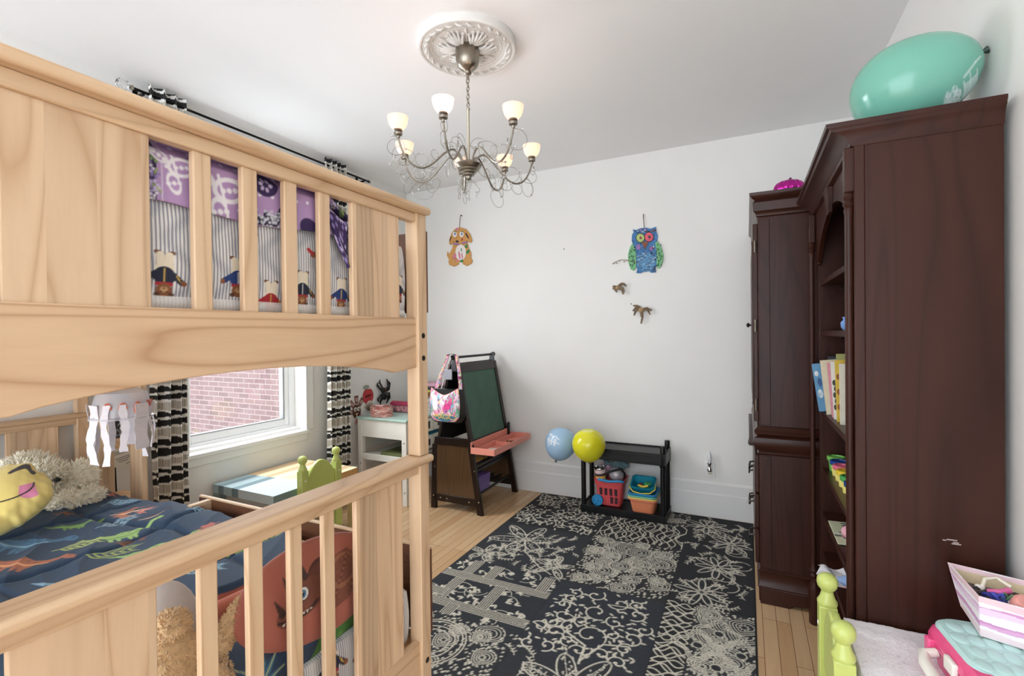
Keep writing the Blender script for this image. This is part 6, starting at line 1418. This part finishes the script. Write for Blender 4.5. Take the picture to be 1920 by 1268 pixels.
FROST.l(FROST.b.outputs[0], mx_.inputs[1]); FROST.l(tb_.outputs[0], mx_.inputs[2]); FROST.l(mx_.outputs[0], FROST.out.inputs[0])
BULB = emis('warm_bulb', (255, 220, 196), 3.0); BULBW = emis('white_bulb', (255, 250, 244), 7.0)
CRY = plain('crystal_bead', (240, 240, 242), .05, noise=0, **{'Transmission Weight': .5})
WIRE = plain('wire_nickel', (158, 152, 142), .35, .9)
ANG = [-172, -122, -76, -26, 53, 87, 127]; ZSH = 2.262
for k, dg_ in enumerate(ANG):
    a = math.radians(dg_); d = Vector((math.cos(a), math.sin(a), 0)); tn = Vector((-d.y, d.x, 0)); RAD = .348
    prof = [(.028, HZ+.03), (.040, HZ+.062), (.062, HZ+.085), (.090, HZ+.088), (.125, HZ+.062), (.165, HZ+.018), (.205, HZ-.020), (.245, HZ-.036), (.285, HZ-.026), (.318, HZ+.005), (.338, HZ+.05), (RAD, HZ+.085), (RAD, ZSH-.018)]
    fine = []
    for i in range(len(prof)-1):
        for s in (0, .5): fine.append(tuple(prof[i][j]*(1-s)+prof[i+1][j]*s for j in (0, 1)))
    fine.append(prof[-1])
    for _ in range(2): fine = [fine[0]]+[((fine[i-1][0]+2*fine[i][0]+fine[i+1][0])/4, (fine[i-1][1]+2*fine[i][1]+fine[i+1][1])/4) for i in range(1, len(fine)-1)]+[fine[-1]]
    C0 = Vector((MX, MY, 0)); at_ = lambda r, z: C0+d*r+Vector((0, 0, z))
    arm = B().tube([at_(r, z) for r, z in fine], .0048, 8).done('arm', WIRE, cl)
    top = at_(RAD, 0)
    B().lathe([(.005, -.03), (.008, -.026), (.008, -.018), (.018, -.014), (.019, -.004), (.014, .0), (.020, .004), (.019, .010), (0, .010)], (top.x, top.y, ZSH), n=20).done('cup', NICKEL, arm)
    B().lathe([(.018, .010), (.027, .015), (.036, .027), (.042, .044), (.0455, .062), (.046, .066), (.044, .066), (.040, .045), (.034, .029), (.025, .017), (.016, .012)], (top.x, top.y, ZSH), n=32, cap=False).done('shade', FROST.m, arm)
    B().lathe([(.006, .010), (.009, .018), (.013, .034), (.014, .045), (.008, .058), (0, .062)], (top.x, top.y, ZSH), n=16).done('bulb', BULBW if k == 2 else BULB, arm)
    pl = bpy.data.lights.new('bulb_light', 'POINT'); pl.energy = 0.035 if k == 2 else 0.016; pl.color = (1.0, .95, .91); pl.shadow_soft_size = .02; po = bpy.data.objects.new('bulb_light', pl); COL.objects.link(po); po.location = (top.x, top.y, ZSH+.085)
    q = np.random.RandomState(40+k)
    for j in range(8):
        t0 = (.30, .42, .5, .58, .66, .76, .85, .93)[j]; i0 = int(t0*(len(fine)-1)); base = at_(*fine[i0]); sgn_ = 1 if j % 2 else -1
        R_ = q.uniform(.022, .052); tw_ = q.uniform(.7, 1.45); lean = q.uniform(-.6, .6); up = Vector((0, 0, 1)) if j in (0, 1, 3) else Vector((0, 0, -1))
        ax1 = (d*math.cos(lean)+tn*math.sin(lean)*sgn_).normalized(); pts = []
        for i in range(26):
            s = i/25.0; ph = s*tw_*2*math.pi; pts.append(base+ax1*(R_*math.sin(ph)+.030*s*sgn_)+up*R_*(1-math.cos(ph))*(1-.25*s)+tn*sgn_*.02*s)
        w = B().tube(pts, .0011, 5).done('wire_curl', WIRE, arm)
        cb_ = bmesh.new(); bmesh.ops.create_icosphere(cb_, subdivisions=1, radius=.0058); bmesh.ops.translate(cb_, verts=cb_.verts, vec=pts[-1]); b = B(); b.bm = cb_; b.done('crystal', CRY, arm, smooth=False)
        if j in (1, 3): cb_ = bmesh.new(); bmesh.ops.create_icosphere(cb_, subdivisions=1, radius=.005); bmesh.ops.translate(cb_, verts=cb_.verts, vec=pts[13]); b = B(); b.bm = cb_; b.done('crystal', CRY, arm, smooth=False)
for k in range(6):
    a = k*1.05; b = B(); pts = [(MX+math.cos(a)*(.01+.05*math.sin(s*2.6)), MY+math.sin(a)*(.01+.05*math.sin(s*2.6)), HZ-.045-.085*s+.03*s*s*(k % 2)) for s in np.linspace(0, 1, 16)]
    b.tube(pts, .0011, 5).done('wire_curl', WIRE, cl); cb_ = bmesh.new(); bmesh.ops.create_icosphere(cb_, subdivisions=1, radius=.006); bmesh.ops.translate(cb_, verts=cb_.verts, vec=pts[-1]); b = B(); b.bm = cb_; b.done('crystal', CRY, cl, smooth=False)

# ================================================================ rug
RX0, RX1, RY0, RY1 = -1.580, .032, 1.42, 3.772
nx, ny = 480, 700
X = np.linspace(RX0, RX1, nx)[:, None]*np.ones((1, ny)); Y = np.linspace(RY0, RY1, ny)[None, :]*np.ones((nx, 1))
BKR, IV, CH = (46, 48, 53), (208, 202, 186), (52, 56, 62)
c = Canvas(X, Y, .0036, BKR)
def box_(x0, x1, y0, y1, col): c.poly([(x0, y0), (x1, y0), (x1, y1), (x0, y1)], col)
r_ = np.random.RandomState(11)
def leaf(x, y, a, L, w, col=IV): c.ell(x+L/2*math.cos(a), y+L/2*math.sin(a), L/2, w/2, a, col)
def leaf_outline(x, y, a, L, w, fill=True):
    leaf(x, y, a, L, w, IV); c.ell(x+L/2*math.cos(a), y+L/2*math.sin(a), L/2-.007, w/2-.007, a, BKR)
    if fill:
        for k in range(int(L/.012)):
            t = .12+.76*r_.rand(); q = (r_.rand()-.5)*w*.62*math.sin(math.pi*t); c.ell(x+t*L*math.cos(a)-q*math.sin(a), y+t*L*math.sin(a)+q*math.cos(a), .006, .0035, r_.rand()*3, IV)
        c.line([(x, y), (x+L*math.cos(a), y+L*math.sin(a))], .003, IV)
def scroll(x, y, r, a, s, w=.0075):
    pts = spiral(x, y, r, a, s*.95, 34, .22); c.line(pts, w, IV); e = pts[-1]; c.ell(e[0], e[1], .009, .007, a, IV)
    for k in (6, 13, 20): p = pts[k]; an = math.atan2(p[1]-y, p[0]-x); leaf(p[0], p[1], an+.5*s, .026, .011)
def vines(x0, x1, y0, y1, n, r0, r1, w=.0075):
    pts = []
    for k in range(n*60):
        r = r_.uniform(r0, r1); x, y = r_.uniform(x0+r, x1-r), r_.uniform(y0+r, y1-r)
        if all(math.hypot(x-p[0], y-p[1]) > (r+p[2])*.86 for p in pts): pts.append((x, y, r))
        if len(pts) >= n: break
    for i, (x, y, r) in enumerate(pts):
        a = r_.uniform(0, 6.28); s = 1 if i % 2 else -1; scroll(x, y, r, a, s, w)
        if i: 
            o = min(pts[:i], key=lambda p: math.hypot(p[0]-x, p[1]-y))
            if math.hypot(o[0]-x, o[1]-y) < (r+o[2])*.93: c.line([(x+r*math.cos(a), y+r*math.sin(a)), ((x+o[0])/2+.02, (y+o[1])/2-.02), (o[0]+o[2]*.9, o[1])], w*.9, IV)
        for k in range(3):
            an = r_.uniform(0, 6.28); leaf(x+(r+.008)*math.cos(an), y+(r+.008)*math.sin(an), an+.6, .026, .011)
def net(x0, x1, y0, y1, n, amp, horizontal=False, w=.006):
    for k in range(n):
        for s in (-1, 1):
            ph = r_.uniform(0, 3.0); amp_ = amp*r_.uniform(.7, 1.35); fq = r_.uniform(.75, 1.25); pts = []
            for i in range(22):
                t = i/21.0; off = amp_*math.sin(t*math.pi*fq*(3 if not horizontal else 2.2)+ph+(0 if s > 0 else math.pi)+k*.9)
                p = (x0+(x1-x0)*t, y0+(y1-y0)*(k+.5)/n+off) if horizontal else (x0+(x1-x0)*(k+.5)/n+off, y0+(y1-y0)*t)
                pts.append((min(max(p[0], x0), x1), min(max(p[1], y0), y1)))
            c.line(pts, w, IV)
def paisley(x0, x1, y0, y1, n, dens=1.0):
    for k in range(int(480*dens)): x, y = r_.uniform(x0, x1), r_.uniform(y0, y1); c.ell(x, y, .0075, .0042, r_.uniform(.6, 1.2), IV)
    for k in range(n):
        x, y, R = r_.uniform(x0+.05, x1-.05), r_.uniform(y0+.04, y1-.04), r_.uniform(.035, .065)
        c.ell(x, y, R*1.1, R*1.1, 0, BKR)
        for q in (1.0, .78, .55): 
            pts = [(x+R*q*(1+.25*math.cos(a-1))*math.cos(a)*1.1, y+R*q*(1+.2*math.sin(a*2))*math.sin(a)) for a in np.linspace(0, 6.3, 30)]; c.line(pts, .0042, IV)
        for j in range(9): a = j*.7; c.ell(x+R*.3*math.cos(a), y+R*.3*math.sin(a), .006, .004, a, IV)
        for j in range(18): a = j*.349; c.ell(x+R*1.28*math.cos(a), y+R*1.2*math.sin(a), .0055, .004, a, IV)
def bloom(x, y, n, L, w, a0=0, fill=True):
    for k in range(n): leaf_outline(x+.018*math.cos(a0+k*6.283/n), y+.018*math.sin(a0+k*6.283/n), a0+k*6.283/n, L*(.85+.3*r_.rand()), w, fill)
    c.ring(x, y, .014, .005, IV)
def sprig(x, y, a, L):
    pts = [(x+L*t*math.cos(a+.4*t), y+L*t*math.sin(a+.4*t)) for t in np.linspace(0, 1, max(3, int(L/.017)+1))]; c.line(pts, .004, IV)
    for i, p in enumerate(pts[1:]):
        for s in (-1, 1): leaf(p[0], p[1], a+s*.9+.4*i/8, .017, .0065)
xa, xb = -.925, -.372
# left column
box_(RX0, xa, 3.08, RY1, (36, 37, 40)); vines(RX0+.01, xa-.01, 3.10, RY1-.01, 48, .032, .068, .006)
box_(RX0, xa, 2.47, 3.08, BKR)
for (x, y, n_, L) in ((-1.32, 2.86, 6, .21), (-1.02, 2.60, 5, .12), (-1.47, 2.58, 5, .10)): bloom(x, y, n_, L, .085 if L > .15 else .05, .3)
for k in range(60): sprig(r_.uniform(RX0+.03, xa-.05), r_.uniform(2.49, 3.05), r_.uniform(0, 6.28), r_.uniform(.05, .10))
c.line([(-1.32, 2.86), (-1.25, 2.70), (-1.10, 2.56), (-1.0, 2.50)], .007, IV); c.line([(-1.32, 2.86), (-1.42, 2.68), (-1.53, 2.58)], .006, IV)
box_(RX0, xa, 1.93, 2.47, (42, 46, 52))
for k in range(95):
    x, y, a = r_.uniform(RX0+.02, xa-.03), r_.uniform(1.95, 2.45), r_.uniform(0, 6.28); leaf(x, y, a, .034, .014); leaf(x, y, a+1.0, .030, .013)
    if k % 4 == 0: c.line(arc(x, y, .06, a, a+1.8, 8), .004, IV)
def bars(p, q, n=5, g=.0115):
    d = Vector((q[0]-p[0], q[1]-p[1])).normalized(); nn = Vector((-d.y, d.x)); W = n*g
    c.poly([(p[0]-nn.x*W/2, p[1]-nn.y*W/2), (q[0]-nn.x*W/2, q[1]-nn.y*W/2), (q[0]+nn.x*W/2, q[1]+nn.y*W/2), (p[0]+nn.x*W/2, p[1]+nn.y*W/2)], (36, 38, 42))
    for i in range(n+1): o = (i-n/2)*g; c.line([(p[0]+nn.x*o, p[1]+nn.y*o), (q[0]+nn.x*o, q[1]+nn.y*o)], .0052, IV)
bars((-1.44, 2.47), (-1.44, 2.06)); bars((-1.58, 2.29), (-.93, 2.29)); bars((-1.52, 2.02), (-.93, 2.02)); bars((-1.19, 2.27), (-1.19, 2.04)); bars((-1.30, 2.46), (-1.30, 2.31)); bars((-.985, 2.46), (-.985, 2.31)); bars((-1.33, 2.02), (-1.33, 1.93)); bars((-1.58, 2.10), (-1.44, 2.10))
box_(RX0, xa, RY0, 1.93, BKR); paisley(RX0, xa, RY0, 1.93, 16, 1.3)
for q in (.16, .145, .11, .085): c.ring(-1.27, 1.73, q, .006, IV)
# centre column
box_(xa, xb, 3.50, RY1, (48, 48, 50)); paisley(xa, xb, 3.5, RY1, 8, .5)
box_(xa, xb, 3.13, 3.50, (34, 34, 36)); net(xa+.005, xb-.005, 3.135, 3.495, 13, .030)
box_(xa, xb, 2.47, 3.13, (44, 44, 46)); paisley(xa, xb, 2.475, 3.125, 42, 1.5)
box_(xa, xb, 1.86, 2.47, (44, 48, 56)); vines(xa+.01, xb-.01, 1.87, 2.46, 34, .034, .082, .0068)
c.line([(-.63, 1.87), (-.64, 1.99), (-.75, 2.05)], .010, IV); c.line([(-.63, 1.89), (-.57, 2.03), (-.47, 2.06)], .009, IV)
box_(xa, xb, RY0, 1.86, BKR); bloom(-.62, 1.72, 7, .20, .085, .2); paisley(xa, xb, RY0, 1.6, 8, .6)
for k in range(14): sprig(r_.uniform(xa+.03, xb-.05), r_.uniform(1.5, 1.83), r_.uniform(0, 6.28), .07)
# right column
box_(xb, RX1, 2.52, RY1, (36, 37, 40))
for (x, y) in ((-.16, 2.98), (-.22, 2.66), (-.10, 3.34), (-.26, 3.58)): bloom(x, y, 9, .12, .042, r_.rand(), False)
for k in range(80): sprig(r_.uniform(xb+.03, RX1-.04), r_.uniform(2.54, RY1-.05), r_.uniform(0, 6.28), r_.uniform(.04, .08))
for k in range(10): c.line(arc(r_.uniform(xb+.05, RX1-.06), r_.uniform(2.6, 3.7), r_.uniform(.04, .07), r_.uniform(0, 6), r_.uniform(6, 9), 12), .005, IV)
box_(xb, -.235, 1.80, 2.52, (38, 38, 40)); net(xb+.004, -.24, 1.81, 2.51, 17, .022, True)
box_(-.235, RX1, 1.80, 2.52, BKR); paisley(-.235, RX1, 1.80, 2.52, 22, .9)
for (x, y) in ((-.12, 2.32), (-.12, 2.08), (-.03, 2.20), (-.20, 2.20), (-.05, 1.95)):
    for q in (.095, .083, .071): c.line([(x+q*(1+.22*math.cos(4*a))*math.cos(a)*.95, y+q*(1+.22*math.cos(4*a))*math.sin(a)) for a in np.linspace(0, 6.29, 50)], .0045, IV)
    c.ell(x, y, .018, .018, 0, BKR); c.ring(x, y, .022, .005, IV)
box_(xb, RX1, RY0, 1.80, BKR); paisley(xb, RX1, RY0, 1.80, 14, .9)
for x in (xa, xb): c.line([(x, RY0), (x, RY1)], .004, (30, 31, 34))
c.C[:3] = lin((34, 34, 38)); c.C[-3:] = lin((34, 34, 38)); c.C[:, -3:] = lin((34, 34, 38))
nz = (1+.16*rng.randn(nx, ny))[..., None]; c.C = np.clip(c.C*np.clip(nz, .6, 1.5), 0, 1)
lum = c.C.mean(-1); Z = .0042+.0018*np.clip(lum*2, 0, 1)
Z[0] = Z[-1] = 0.0008; Z[:, 0] = Z[:, -1] = 0.0008
rug = grid_mesh('patchwork_rug', np.stack([X, Y, Z], -1), c.C, KNIT, None, ((RX0+RX1)/2, (RY0+RY1)/2, 0))
tag(rug, 'black and ivory patchwork rug with scrolls, leaves and paisley on the maple floor', 'rug')
